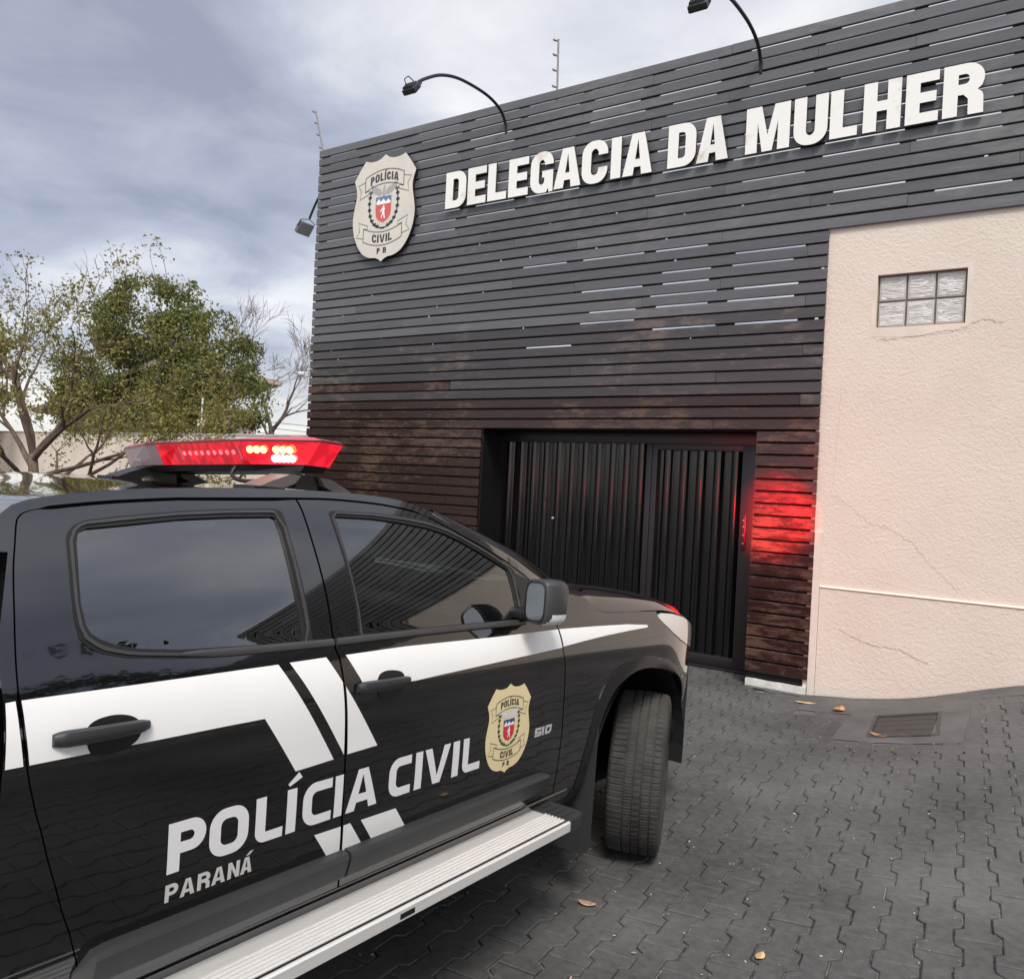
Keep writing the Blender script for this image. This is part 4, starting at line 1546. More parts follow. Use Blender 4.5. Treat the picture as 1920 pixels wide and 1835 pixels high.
decal('stripe', [(-1.741, .669), (-1.682, .598), (-1.547, .597), (-1.607, .667)], vinyl, fdoor)

# lettering
SHR = -.10


def letters(spec, z, h, s, t, r, ma, parent, name):
    vs_, fs = [], []
    for ch, x0, x1 in spec:
        L = glyph(ch.upper(), x1 - x0, h, s, t, r, True)
        L = [[(x0 + a + SHR * b, z + b) for a, b in lp] for lp in L]
        groups = [L]
        if ch == 'i': groups.append([[(x0 - .012, z + h * 1.13), (x0 - .006, z + h * 1.07), (x0 + .030, z + h * 1.21), (x0 + .018, z + h * 1.345)]])
        if ch == 'a':
            c_ = (x0 + x1) / 2 + SHR * h
            groups.append([[(c_ - .004, z + h * 1.1), (c_ + .005, z + h * 1.1), (c_ + .016, z + h * 1.32), (c_ + .006, z + h * 1.32)]])
        for G in groups:
            V, F = fill(G, .02)
            o = len(vs_)
            for x, q in V:
                n = Wn(x, q); vs_.append(Vector((x, -W(x, q), q)) + n * .0016)
            fs += [tuple(i + o for i in (f if area([V[i] for i in f]) > 0 else tuple(reversed(f)))) for f in F]
    return mesh(name, vs_, fs, ma, parent)


letters([('P', -2.305, -2.216), ('O', -2.207, -2.106), ('L', -2.087, -2.008), ('i', -1.998, -1.969), ('C', -1.949, -1.856), ('I', -1.846, -1.8185)], .7015, .109, .0285, .0245, .040, letter_m, rdoor, 'lettering')
letters([('A', -1.805, -1.691), ('C', -1.648, -1.559), ('I', -1.541, -1.511), ('V', -1.501, -1.385), ('I', -1.372, -1.341), ('L', -1.322, -1.232)], .7015, .110, .0285, .0245, .040, letter_m, fdoor, 'lettering')
letters([('P', -2.299, -2.269), ('A', -2.264, -2.229), ('R', -2.223, -2.192), ('A', -2.188, -2.153), ('N', -2.147, -2.116), ('a', -2.113, -2.082)], .6395, .039, .0095, .008, .013, mat('grey lettering', (.62, .60, .57), .45), rdoor, 'small_lettering')

CR0 = Vector((-1.078, .654))


def crest_map(u, v, l):
    x, z = CR0.x + u - .03 * (v / .3), CR0.y + v + .012 * (u / .12) * 0
    n = Wn(x, z)
    return Vector((x, -W(x, z), z)) + n * (.0014 + .0007 * l)


cols2 = dict(base=cream, line=ink_l, text=ink, bird=birdw, red=redc, blue=bluec, laurel=grn, white=figw)
put_crest(.301 / .126, .126, crest_map, cols2, fdoor, 'crest_decal')
vs_, fs = [], []
for ch, x0, x1 in (('S', -.920, -.884), ('I', -.874, -.864), ('D', -.852, -.815)):
    L = glyph(ch, x1 - x0, .030, .008, .007, .006) if ch != 'D' else [[(0, 0), (.026, 0), (.036, .008), (.036, .03), (0, .03)], [(.008, .007), (.028, .007), (.028, .023), (.008, .023)]]
    V, F = fill([[(x0 + a * 1.05, .744 + b) for a, b in lp] for lp in L])
    F = [f if area([V[i] for i in f]) > 0 else tuple(reversed(f)) for f in F]
    o = len(vs_); n = len(V)
    for d in (.0018, 0):
        for x, q in V: vs_.append(Vector((x, -W(x, q), q)) + Wn(x, q) * d)
    fs += [tuple(i + o for i in f) for f in F] + [(b + o, a + o, a + o + n, b + o + n) for a, b in boundary(F)]
mesh('chrome_badge', vs_, fs, chrome, fdoor)


# door handles: bar over a dished recess
def handle(xa, xb, zc, cup, parent):
    panel('handle_recess', [cup], plastic_b, parent, .0022, .01, .003, shape=None)
    L = xb - xa
    vs_, fs = [], []
    n = 16
    prof = [(-1, 0), (-1, .6), (-.75, .95), (0, 1.1), (.75, .95), (1, .6), (1, 0)]
    for i in range(n + 1):
        t = i / n
        x = xa + L * t
        hh = .0155 * min(1, .72 + 3 * min(t, 1 - t)) * (1.0 if t < .6 else 1 - .22 * (t - .6) / .4)
        bow = .030 * math.sin(math.pi * min(max(t * .96 + .02, 0), 1)) ** .4
        for u, v in prof:
            z = zc + u * hh
            vs_.append(Vector((x, -W(x, zc), z)) + Wn(x, zc) * (bow * v if v > 0 else max(0, bow - .018)))
    m_ = len(prof)
    for i in range(n):
        for k in range(m_):
            k2 = (k + 1) % m_
            fs.append((i * m_ + k, (i + 1) * m_ + k, (i + 1) * m_ + k2, i * m_ + k2))
    fs.append(tuple(range(m_))[::-1]); fs.append(tuple(n * m_ + k for k in range(m_)))
    o = mesh('door_handle', vs_, fs, plastic, parent, True)
    o.data.set_sharp_from_angle(angle=rad(45))


handle(-2.568, -2.383, 1.0255, catmull([(-2.507, 1.030), (-2.492, 1.048), (-2.454, 1.054), (-2.418, 1.047), (-2.399, 1.030), (-2.402, 1.003), (-2.431, .986), (-2.470, .983), (-2.498, .992)], 4, True), rdoor)
handle(-1.809, -1.610, 1.0245, catmull([(-1.735, 1.030), (-1.720, 1.053), (-1.682, 1.058), (-1.638, 1.049), (-1.626, 1.030), (-1.630, 1.001), (-1.663, .986), (-1.710, .984), (-1.730, 1.0)], 4, True), fdoor)


# wide side mouldings low on the doors
def moulding(x0, x1, parent, r0, r1):
    n = 24
    vs_, fs = [], []
    prof = [(1, 0), (1, .012), (.93, .026), (.62, .034), (.0, .033), (-.7, .030), (-.93, .022), (-1, .008), (-1, 0)]
    for i in range(n + 1):
        t = i / n
        x = x0 + (x1 - x0) * t
        zc, hh = .5665, .0375
        k = 1.0
        if r0: k = min(k, math.sqrt(max(.02, 1 - max(0, 1 - (x - x0) / .05) ** 2)))
        if r1: k = min(k, math.sqrt(max(.02, 1 - max(0, 1 - (x1 - x) / .11) ** 2)))
        for u, v in prof:
            z = zc + hh * (u if u < 0 else u * 1.0) * k - (1 - k) * .012
            vs_.append(Vector((x, -W(x, z) - v * k, z)))
    m_ = len(prof)
    for i in range(n):
        for q in range(m_ - 1):
            fs.append((i * m_ + q, i * m_ + q + 1, (i + 1) * m_ + q + 1, (i + 1) * m_ + q))
    fs.append(tuple(range(m_))[::-1]); fs.append(tuple(n * m_ + q for q in range(m_)))
    o = mesh('side_moulding', vs_, [tuple(reversed(f)) for f in fs], plastic, parent, True)
    o.data.set_sharp_from_angle(angle=rad(24))


moulding(-2.474, bx(.57) - .004, rdoor, True, False)
moulding(bx(.57) + .006, -.762, fdoor, False, True)

# sill under the doors
mb = MB()
mb.prism([(-.870, .495), (-.884, .482), (-.880, .455), (-.845, .40), (-.78, .36), (-.70, .36), (-.70, .495)], -2.60, -.60, 0)
mb.build('sill', paint, truck, angle=35)

# front wing, arch trim, headlight, bumper
fend = sh(catmull(A_SEAM, 2), g_)[::-1][1:] + [(-.86, 1.266), (-.78, 1.252), (-.70, 1.236), (-.60, 1.222), (-.52, 1.209), (-.485, 1.184), (-.445, 1.160), (-.386, 1.147), (-.25, 1.142), (-.10, 1.138), (.085, 1.132), (.085, 1.108), (.125, 1.074), (.226, 1.025), (.33, .986), (.50, .941), (.66, .911), (.90, .881), (.90, .625), (.49, .625),
       (.480, .700), (.455, .756), (.380, .795), (.267, .835), (.118, .875), (-.035, .897), (-.175, .893), (-.296, .856), (-.352, .825), (-.41, .755), (-.455, .662), (-.485, .56), (-.50, .44), (-.60, .41), (-.695, .41)]
wing = panel('front_wing', [fend], paint, truck)
decal('stripe', STRF, vinyl, wing)
ao = [(-.540, .47), (-.520, .62), (-.495, .75), (-.455, .845), (-.379, .905), (-.262, .942), (-.092, .952), (.076, .930), (.224, .890), (.370, .828), (.470, .765), (.550, .70), (.56, .63)]
ai = [(-.500, .47), (-.470, .66), (-.415, .768), (-.352, .830), (-.296, .860), (-.175, .897), (-.035, .900), (.118, .877), (.267, .836), (.400, .772), (.470, .70), (.48, .63)]
arch_loop = catmull(ao, 3) + catmull(ai, 3)[::-1]
panel('arch_trim', [arch_loop], plastic_b, wing, .004, .02, .02, shape=lambda x, z: .016 * max(0, min(1, 1.25 - ((math.hypot(x - .03, (z - .43) * 1.02) - .47) / .05) * .9)))
HL = [(.090, 1.104), (.125, 1.122), (.26, 1.112), (.45, 1.082), (.66, 1.032), (.90, .962), (.90, .885), (.66, .915), (.50, .945), (.335, .990), (.230, 1.029), (.130, 1.077)]
panel('headlight', [HL], hl_m, truck, .001, .03, .02)
bump = [(.485, .62), (.90, .62), (.90, .30), (.62, .30), (.54, .325), (.500, .38), (.478, .50)]
bp = panel('front_bumper', [bump], plastic_b, truck, .006, .03, .03)
MB().box(.50, .86, -.62, .62, .22, .33, .02).build('valance', mat('dusty plastic valance', (.045, .034, .028), .8), truck)
# closed nose
mb = MB()
mb.prism([(-.735, .30), (.735, .30), (.735, .88), (.68, .95), (.5, .98), (-.5, .98), (-.68, .95), (-.735, .88)], .60, .905, 0)
mb.build('nose', plastic_b, truck)
for z in (.62, .72, .82):
    MB().box(.900, .925, -.50, .50, z, z + .04, .008).build('grille_bar', chrome, truck)

# bonnet
ZR = pchip([-.66, -.35, -.06, .15, .39, .55, .66, .90], [1.260, 1.243, 1.223, 1.198, 1.158, 1.122, 1.090, 1.005])
ZE = pchip([-.66, -.55, -.47, -.386, -.10, .11, .5, .90], [1.232, 1.214, 1.172, 1.149, 1.140, 1.135, 1.082, .968])
vs_, fs = [], []
nu, nv = 34, 72
for i in range(nu + 1):
    x = -.66 + 1.56 * i / nu
    we = W(x, max(1.10, min(1.22, ZE(x)))) - .003
    for j in range(nv + 1):
        t = -1 + 2 * j / nv
        a = abs(t)
        if a < .78: z = ZR(x) + .012 * (1 - (a / .78) ** 2)
        else: z = ZE(x) + (ZR(x) - ZE(x)) * math.sqrt(max(0, 1 - ((a - .78) / .22) ** 2.2))
        vs_.append((x, t * we, z))
for i in range(nu):
    for j in range(nv):
        a = i * (nv + 1) + j
        fs.append((a, a + nv + 1, a + nv + 2, a + 1))
mesh('bonnet', vs_, fs, paint, truck, True)

# roof
EZ = pchip([p[0] for p in E_TOP[1:]], [p[1] for p in E_TOP[1:]])
CZ = pchip([-2.63, -2.56, -2.44, -2.2, -1.96, -1.6, -1.3, -1.10, -1.0], [1.430, 1.452, 1.472, 1.497, 1.517, 1.534, 1.541, 1.534, 1.522])
vs_, fs = [], []
nu, nv = 40, 28
for i in range(nu + 1):
    s_ = i / nu
    for j in range(nv + 1):
        t = -1 + 2 * j / nv
        xf = -1.285 + .17 * (1 - t * t)
        x = -2.626 + (xf + 2.626) * s_
        xe = -2.626 + (-1.285 + 2.626) * s_
        ze = EZ(xe); we = W(xe, ze)
        y = t * we
        z = ze + (CZ(x) - ze) * (1 - abs(t) ** 3.0)
        vs_.append((x, y, z))
for i in range(nu):
    for j in range(nv):
        a = i * (nv + 1) + j
        fs.append((a, a + nv + 1, a + nv + 2, a + 1))
roof = mesh('roof', vs_, fs, paint, truck, True)

# windscreen pillars and windscreen
SE = [(-1.317, 1.481), (-1.237, 1.451), (-1.088, 1.394), (-.998, 1.355), (-.955, 1.332), (-.884, 1.291), (-.862, 1.268)]
PE = [(-1.245, -.640, 1.503), (-1.08, -.668, 1.457), (-.90, -.690, 1.402), (-.80, -.702, 1.370), (-.72, -.716, 1.335), (-.62, -.735, 1.285), (-.565, -.745, 1.252)]
SE3 = catmull([(x, -W(x, z) , z) for x, z in SE], 4)
PE3 = catmull(PE, 4)
vs_, fs = [], []
for a, b in zip(SE3, PE3):
    A, B = Vector(a), Vector(b)
    for q in range(6):
        t = q / 5
        p = A.lerp(B, t) + Vector((.3, -1, .55)).normalized() * (.012 * math.sin(math.pi * t))
        vs_.append(p)
for i in range(len(SE3) - 1):
    for q in range(5):
        k = i * 6 + q
        fs.append((k, k + 6, k + 7, k + 1))
pil = mesh('windscreen_pillar', vs_, fs, paint, truck, True)
vs_, fs = [], []
nv = 22
for (x, y, z) in PE3:
    for j in range(nv + 1):
        t = -1 + 2 * j / nv
        vs_.append((x + .17 * (1 - t * t) + .004, -y * t, z + .018 * (1 - t * t) * (1 if z > 1.4 else .3)))
for i in range(len(PE3) - 1):
    for j in range(nv):
        a = i * (nv + 1) + j
        fs.append((a, a + nv + 1, a + nv + 2, a + 1))
mesh('windscreen', vs_, fs, wsg, truck, True)
MB().box(-.74, -.30, -.72, .72, 1.17, 1.205).build('cowl', plastic_b, truck)

for o in (cab, rdoor, fdoor, inner_fill, wing, pil, truck.children[[c.name for c in truck.children].index('headlight')], bp):
    mirror(o)


# door mirror
def loft(sections, close=True):
    vs_, fs = [], []
    n = len(sections[0])
    for s_ in sections: vs_ += s_
    for i in range(len(sections) - 1):
        for k in range(n):
            k2 = (k + 1) % n
            fs.append((i * n + k, i * n + k2, (i + 1) * n + k2, (i + 1) * n + k))
    if close:
        fs.append(tuple(range(n))[::-1]); fs.append(tuple((len(sections) - 1) * n + k for k in range(n)))
    return vs_, fs


def mir_sec(x, hw, yc, sc=1.0, zc=1.230, hh=.074):
    L = []
    for i in range(24):
        t = 2 * math.pi * i / 24
        c, s_ = math.cos(t), math.sin(t)
        L.append(Vector((x, yc + hw * sc * math.copysign(abs(c) ** .5, c), zc + hh * (sc if sc < 1 else 1) * math.copysign(abs(s_) ** .5, s_))))
    return L


vs_, fs = loft([mir_sec(-1.078, .043, -.978, .95), mir_sec(-1.075, .047, -.980), mir_sec(-1.04, .056, -.988), mir_sec(-.99, .057, -.992, 1.0), mir_sec(-.955, .052, -.988, .86), mir_sec(-.935, .045, -.982, .6)])
mr = mesh('door_mirror', vs_, fs, mat('satin dark mirror shell', (.045, .046, .047), .3), truck, True)
mr.data.set_sharp_from_angle(angle=rad(50))
L = mir_sec(-1.0795, .043, -.978, .82)
mesh('mirror_glass', L, [tuple(range(24))[::-1]], mirror_m, mr)
L0 = mir_sec(-1.079, .043, -.978, .95); L1 = mir_sec(-1.082, .043, -.978, .84)
mesh('mirror_bezel', L0 + L1, [(k, k + 24, (k + 1) % 24 + 24, (k + 1) % 24) for k in range(24)], plastic_b, mr)
mb = MB(); mb.box(-1.04, -.94, -.95, -.84, 1.160, 1.195, .012)
mb.build('mirror_arm', plastic_b, mr, angle=40)
sg = []
for x, hw, yc in ((-1.072, .0475, -.980), (-1.04, .0568, -.988), (-.99, .0578, -.992)):
    s_ = mir_sec(x, hw, yc, 1.0, 1.230, .0748)
    sg.append([s_[k] for k in (13, 14, 15, 16, 17, 18, 19)])
sv = [p for s_ in sg for p in s_]
mesh('turn_signal', sv, [(i * 7 + k, i * 7 + k + 1, (i + 1) * 7 + k + 1, (i + 1) * 7 + k) for i in range(2) for k in range(6)], sig_m, mr, True)
mirror(mr)


# running board
def runboard(sy):
    prof = [(.80, .445), (.80, .470), (.862, .470), (.870, .462), (.930, .462)]
    y = .935
    for k in range(6):
        prof += [(y, .462), (y + .003, .4675), (y + .0075, .4675), (y + .0105, .462)]
        y += .0140
    prof += [(1.0195, .4665), (1.0205, .4600), (1.031, .4600), (1.032, .4665), (1.037, .4665), (1.0415, .462), (1.0420, .4335), (1.034, .430), (1.0, .436), (.95, .445)]
    mb = MB(); mb.prism([(sy * a, b) for a, b in prof], -2.64, -.835, 0)
    o = mb.build('running_board', alu, truck, angle=25)
    MB().box(-2.64, -.835, *sorted((sy * 1.0208, sy * 1.0308)), .459, .4645).build('rubber_insert', rubber, o)
    cap = []
    for x, k in ((-.836, 1.0), (-.79, 1.0), (-.745, .96), (-.722, .86)):
        cap.append([Vector((x, sy * (.80 + (1.044 - .80) * k), z)) for z in (.430, .468)] + [Vector((x, sy * .79, z)) for z in (.468, .430)])
    vs_, fs = loft(cap)
    e_ = mesh('end_cap', vs_, fs, plastic, o)
    mb = MB()
    for q in range(5):
        yy = .865 + q * .032
        mb.box(-.825, -.755, *sorted((sy * yy, sy * (yy + .012))), .4675, .4725)
    mb.build('grip_ribs', plastic, o)
    if sy < 0:
        MB().box(-1.700, -1.645, -1.0435, -1.0418, .440, .453).build('maker_plate', plastic_b, o)
    for x in (-2.3, -1.6, -.95):
        MB().box(x - .03, x + .03, *sorted((sy * .6, sy * .98)), .39, .442).build('bracket', steel, o)
    return o


runboard(-1); runboard(1)

# mud flaps, arch liners, underbody
for sy in (-1, 1):
    lp = rrect(.66, .195, .915, .70, .04, (1, 1, 0, 0))
    MB().prism([(sy * a, b) for a, b in lp], -.447, -.439, 0).build('mud_flap', plastic, truck)
    vs_, fs = [], []
    for i in range(19):
        t = rad(-8 + 196 * i / 18)
        for y in (.895, .50):
            vs_.append((.03 + .475 * math.cos(t), sy * y, .43 + .475 * math.sin(t)))
    for i in range(18):
        fs.append((2 * i, 2 * i + 1, 2 * i + 3, 2 * i + 2))
    vs_ += [(-.5, sy * .50, .2), (.56, sy * .50, .2), (.56, sy * .50, .93), (-.5, sy * .50, .93)]
    k = len(vs_)
    fs.append((k - 4, k - 3, k - 2, k - 1))
    mesh('arch_liner', vs_, fs, mat('black liner', (.004, .004, .004), .7), truck)
MB().box(-4.3, .6, -.48, .48, .30, .52).build('chassis', dark, truck)
MB().box(-2.62, -.55, -.80, .80, .36, .42).build('cab_floor', dark, truck)
MB().box(-.70, -.64, -.72, .72, .42, 1.16).build('bulkhead', dark, truck)

# tyres and rims


def tyre_mesh():
    R = .3775
    prof = []     # (s, r)
    tread = [-.104, -.098, -.0815, -.080, -.0745, -.073, -.0385, -.037, -.032, -.0305, -.0015, 0, .005, .0065, .0385, .040, .0450, .0465, .070, .098, .104]
    groove = {-.080, -.0745, -.037, -.032, 0, .005, .040, .0450}
    for s_ in tread:
        r = R - .9 * s_ * s_ * .55
        prof.append((s_, r - (.008 if s_ in groove else 0), 1 if s_ not in groove else 0))
    side = [(.1145, .364), (.121, .350), (.1255, .325), (.1265, .300), (.123, .262), (.112, .232), (.100, .218)]
    full = [(-a, b, 0) for a, b in reversed(side)] + prof + [(a, b, 0) for a, b in side]
    NP, SUB = 84, 6
    NA = NP * SUB
    vs_, fs = [], []
    for i in range(NA):
        for (s_, r, k) in full:
            ph = i / SUB
            cut = 0
            if k:
                if abs(s_) > .066:
                    if (i % SUB) == 0: cut = .0055
                    elif (i % SUB) == 2 and .066 < abs(s_) < .09: cut = .003
                else:
                    if int(i + s_ * 260) % SUB == 0: cut = .0045
            th = 2 * math.pi * i / NA
            rr = r - cut
            vs_.append((rr * math.sin(th), s_, rr * math.cos(th)))
    m_ = len(full)
    for i in range(NA):
        j = (i + 1) % NA
        for k in range(m_ - 1):
            fs.append((i * m_ + k, i * m_ + k + 1, j * m_ + k + 1, j * m_ + k))
    return vs_, fs


tv, tf = tyre_mesh()
tme = None
for (x, y, st) in ((.215, -.805, 21), (.06, .80, 21), (-3.096, -.79, 0), (-3.096, .79, 0)):
    sgn = -1 if y < 0 else 1
    mb = MB()
    mb.tube([(0, sgn * .01, 0), (0, sgn * .07, 0)], .075, 20)
    for k in range(6):
        a = k * math.pi / 3
        M = Matrix.Rotation(a, 4, 'Y')
        mb.box(-.028, .028, *sorted((sgn * .045, sgn * .075)), .05, .205, .006, M)
    mb.tube([(0, sgn * .09, 0), (0, -sgn * .10, 0)], .223, 40, cap=False)
    mb.tube([(0, -sgn * .02, 0), (0, -sgn * .03, 0)], .16, 24)
    whl = mb.build('wheel', rim_m, truck, angle=40)
    whl.location = (x, y, .3775); whl.rotation_euler = (0, 0, rad(st))
    if st and y < 0: whl.scale = (.965, .965, .965); whl.location.z = .3775 * .965 + .006
    if tme is None:
        ty = mesh('tyre', tv, tf, tyre_m, whl, True)
        ty.data.set_sharp_from_angle(angle=rad(28)); tme = ty.data
    else:
        ty = bpy.data.objects.new('tyre', tme); COL.objects.link(ty); ty.parent = whl

# cargo bed
bed = [(-2.672, .50), (-2.672, 1.115), (-4.45, 1.125), (-4.45, .55), (-3.56, .52)] + [(-3.096 + .46 * math.cos(rad(t)), .44 + .46 * math.sin(rad(t))) for t in range(170, 8, -9)] + [(-2.63, .45)]
bs = panel('bed_side', [bed], paint, truck, .004, .05, .02)
mirror(bs)
mb = MB(); mb.box(-4.45, -2.68, -.87, .87, .56, .60).box(-2.70, -2.675, -.87, .87, .56, 1.11).box(-4.47, -4.43, -.87, .87, .56, 1.12)
mb.build('cargo_bed', paint, truck)
mb = MB(); mb.box(-2.662, -2.645, -.84, .84, .40, 1.10).box(-2.655, -2.64, -.84, -.66, 1.10, 1.36).box(-2.655, -2.64, .66, .84, 1.10, 1.36).box(-2.655, -2.62, -.66, .66, 1.36, 1.43)
mb.build('cab_back', paint, truck)
mesh('rear_window', [(-2.650, -.66, 1.10), (-2.650, .66, 1.10), (-2.635, .66, 1.36), (-2.635, -.66, 1.36)], [(0, 1, 2, 3)], tint, truck)


# seats, dashboard, steering wheel
def seat(x, y, wd, name='seat'):
    mb = MB(); mb.box(x, x + .50, y - wd / 2, y + wd / 2, .58, .72, .05)
    o = mb.build(name, seat_m, truck, angle=50)
    M = Matrix.Translation((x + .02, y, .68)) @ Matrix.Rotation(rad(-14), 4, 'Y')
    MB().box(-.07, .07, -wd / 2, wd / 2, 0, .60, .06, M).build('seat_back', seat_m, o, angle=50)
    for dy in ((0,) if wd < .7 else (-.38, .38)):
        MB().box(-.05, .05, dy - .13, dy + .13, .63, .83, .045, M).build('head_rest', seat_m, o, angle=50)
        MB().tube([M @ Vector((0, dy - .05, .56)), M @ Vector((0, dy - .05, .66))], .006, 6).build('head_rest_post', chrome, o)


seat(-1.62, -.40, .52); seat(-1.62, .40, .52); seat(-2.42, 0, 1.30, 'rear_seat')
MB().box(-1.02, -.68, -.76, .76, .82, 1.14, .06).build('dashboard', inner, truck, angle=50)
pts = [(0, .19 * math.cos(t), .19 * math.sin(t)) for t in [2 * math.pi * k / 28 for k in range(29)]]
M = Matrix.Translation((-1.18, .40, 1.06)) @ Matrix.Rotation(rad(-24), 4, 'Y')
stw = MB().tube([M @ Vector(p) for p in pts], .016, 8).build('steering_wheel', inner, truck, smooth=True)
mb = MB(); mb.box(-.02, .02, -.07, .07, -.07, .06, .02, M)
for a in (-1, 1): mb.box(-.01, .01, *sorted((a * .06, a * .18)), -.03, .01, .004, M)
mb.build('wheel_hub', inner, stw)
MB().tube([(-1.0, .40, .98), M @ Vector((0, 0, 0))], .03, 10).build('steering_column', inner, stw)

# ---------------------------------------------------------------- light bar
LBX = -1.63
lens_r = mat('lit red lens', (.50, .006, .012), .12, coat=1, emit=(1.0, .012, .03), estr=.34)
lens_h = mat('bright red lens', (.60, .006, .012), .12, coat=1, emit=(1.0, .01, .035), estr=.60)
for lm, sc_ in ((lens_r, 46), (lens_h, 30)):
    t_ = lm.node_tree; b_n = t_.nodes['Principled BSDF']
    tcn = N(t_, 'ShaderNodeTexCoord'); mpn = N(t_, 'ShaderNodeMapping'); mpn.inputs['Scale'].default_value = (1, 1, .35)
    vz = N(t_, 'ShaderNodeTexVoronoi'); vz.inputs['Scale'].default_value = sc_
    t_.links.new(tcn.outputs['Object'], mpn.inputs[0]); t_.links.new(mpn.outputs[0], vz.inputs['Vector'])
    mr_ = N(t_, 'ShaderNodeMapRange'); mr_.inputs['From Max'].default_value = .7
    e0 = b_n.inputs['Emission Strength'].default_value
    mr_.inputs['To Min'].default_value = e0 * 1.5; mr_.inputs['To Max'].default_value = e0 * .45
    t_.links.new(vz.outputs[0], mr_.inputs[0]); t_.links.new(mr_.outputs[0], b_n.inputs['Emission Strength'])
lens_c = mat('clear pinkish lens', (.46, .30, .30), .12, coat=1)
lens_t = mat('red lens cover', (.42, .03, .04), .18, coat=1, emit=(1, .05, .07), estr=.10)
led_m = mat('lit LED', (1, .8, .4), .4, emit=(1.0, .62, .10), estr=2.6)
ledw_m = mat('lit white LED', (1, 1, 1), .4, emit=(1.0, .90, .88), estr=2.6)
ledg_m = mat('LED module off', (.30, .26, .28), .3)


def hexa(k, dz, inset=0.0):
    hx, hy, tip, ty_ = .125 - inset * .8, .27, .045, .545 - inset
    P = [(-hx, -hy), (-tip, -ty_), (tip, -ty_), (hx, -hy), (hx, hy), (tip, ty_), (-tip, ty_), (-hx, hy)]
    return [Vector((LBX + x, y, 1.0 + dz - .035 * y)) for x, y in P]


ZL0, ZL1 = .592, .659       # lens bottom / top (z = 1 + value)
vs_, fs = loft([hexa(1, .572, .075), hexa(1, ZL0, .06)])
bar = mesh('light_bar', vs_, fs, mat('black bar tray', (.01, .01, .01), .4), truck)
b0, b1 = hexa(1, ZL0, .05), hexa(1, ZL1, 0)
segs = {'end_lens': (0, 1, 2), 'lens': (3,), 'clear_lens': (4, 5, 6), 'rear_lens': (7,)}
for nm, ks in segs.items():
    if nm == 'rear_lens':
        # long rear face split: red part near the lit end, clear end far away
        a0, a1, c0, c1 = b0[7], b1[7], b0[0], b1[0]
        f = .12
        mesh('clear_lens', [a0, a1, a0.lerp(c0, f), a1.lerp(c1, f)], [(0, 2, 3, 1)], lens_c, bar)
        mesh('red_lens', [a0.lerp(c0, f), a1.lerp(c1, f), c0, c1], [(0, 2, 3, 1)], lens_r, bar)
    else:
        vs_, fs = [], []
        for k in ks:
            o = len(vs_); j = (k + 1) % 8
            vs_ += [b0[k], b1[k], b0[j], b1[j]]; fs.append((o, o + 2, o + 3, o + 1))
        mesh(nm, vs_, fs, lens_c if nm == 'clear_lens' else (lens_h if nm == 'end_lens' else lens_r), bar)
rim0, rim1 = hexa(1, ZL1, -.004), hexa(1, ZL1 + .007, -.004)
vs_, fs = loft([rim0, rim1], False)
mesh('lens_rim', vs_, fs, mat('dark red rim', (.12, .005, .01), .3), bar)
c = [hexa(1, ZL1 + .007, -.004), hexa(1, ZL1 + .016, .03), hexa(1, ZL1 + .021, .09)]
vs_, fs = loft(c)
mesh('top_cover', vs_, fs, lens_t, bar)


def face_pt(k, t, h, o=0.0):
    j = (k + 1) % 8
    lo, hi = b0[k].lerp(b0[j], t), b1[k].lerp(b1[j], t)
    p = lo.lerp(hi, h)
    d1 = b0[j] - b0[k]; d2 = b1[k] - b0[k]
    n = d2.cross(d1).normalized()
    if n.dot(p - Vector((LBX, 0, 1.62))) < 0: n = -n
    return p + n * o, n


def led(k, t, h, r, ma, name):
    p, n = face_pt(k, t, h, .0005)
    MB().tube([p, p + n * .004], r, 14).build(name, ma, bar)


for t in (.09, .185, .28, .46, .555, .65):
    led(0, t, .66, .0115, led_m, 'led')
p0, n0 = face_pt(0, .45, .26, .001)
for q in range(5):
    led(0, .45 + q * .068, .27, .0115, ledw_m, 'white_led')
# LED modules on the long lens, given a faint red glow
for q in range(9):
    p, n = face_pt(7, .40 + q * .062, .55, .001)
    MB().tube([p, p + n * .002], .008, 10).build('led_module', mat('dim red LED', (.8, .08, .12), .3, emit=(1, .2, .25), estr=.55), bar)
for t in (.36, .95):
    pa, n = face_pt(7, t, .25, .001); pb, _ = face_pt(7, t, .85, .001)
    MB().tube([pa, pb], .003, 6).build('lens_divider', mat('pale red divider', (.75, .2, .22), .3), bar)
p, n = face_pt(6, .55, .55, .001)
MB().box(-.03, .03, -.002, .002, -.02, .02, 0, Matrix.Translation(p) @ n.to_track_quat('Y', 'Z').to_matrix().to_4x4()).build('led_module', ledg_m, bar)
# feet
for y, col_ in ((-.42, mat('grey cast foot', (.13, .11, .11), .5)), (.36, plastic_b)):
    for sx in (-1, 1):
        x0 = LBX + sx * .06
        mb = MB()
        lp = [(x0 - .022, 1.575), (x0 + .022, 1.575), (x0 + sx * .07 + .022, 1.548), (x0 + sx * .105 + .025, 1.530), (x0 + sx * .105 - .055, 1.530), (x0 + sx * .03 - .03, 1.548)]
        if sx < 0: lp = [(x0 - .022, 1.575), (x0 + .022, 1.575), (x0 + sx * .03 + .03, 1.548), (x0 + sx * .105 + .055, 1.530), (x0 + sx * .105 - .025, 1.530), (x0 + sx * .07 - .022, 1.548)]
        mb.prism(lp, y - .045, y + .045, 1)
        mb.build('foot', col_, bar)
        MB().box(x0 + sx * .095 - .055, x0 + sx * .095 + .055, y - .05, y + .05, 1.524, 1.5315).build('foot_pad', rubber, bar)
    MB().box(LBX - .045, LBX + .045, y - .03, y + .03, 1.533, 1.58).build('clamp', plastic_b, bar)
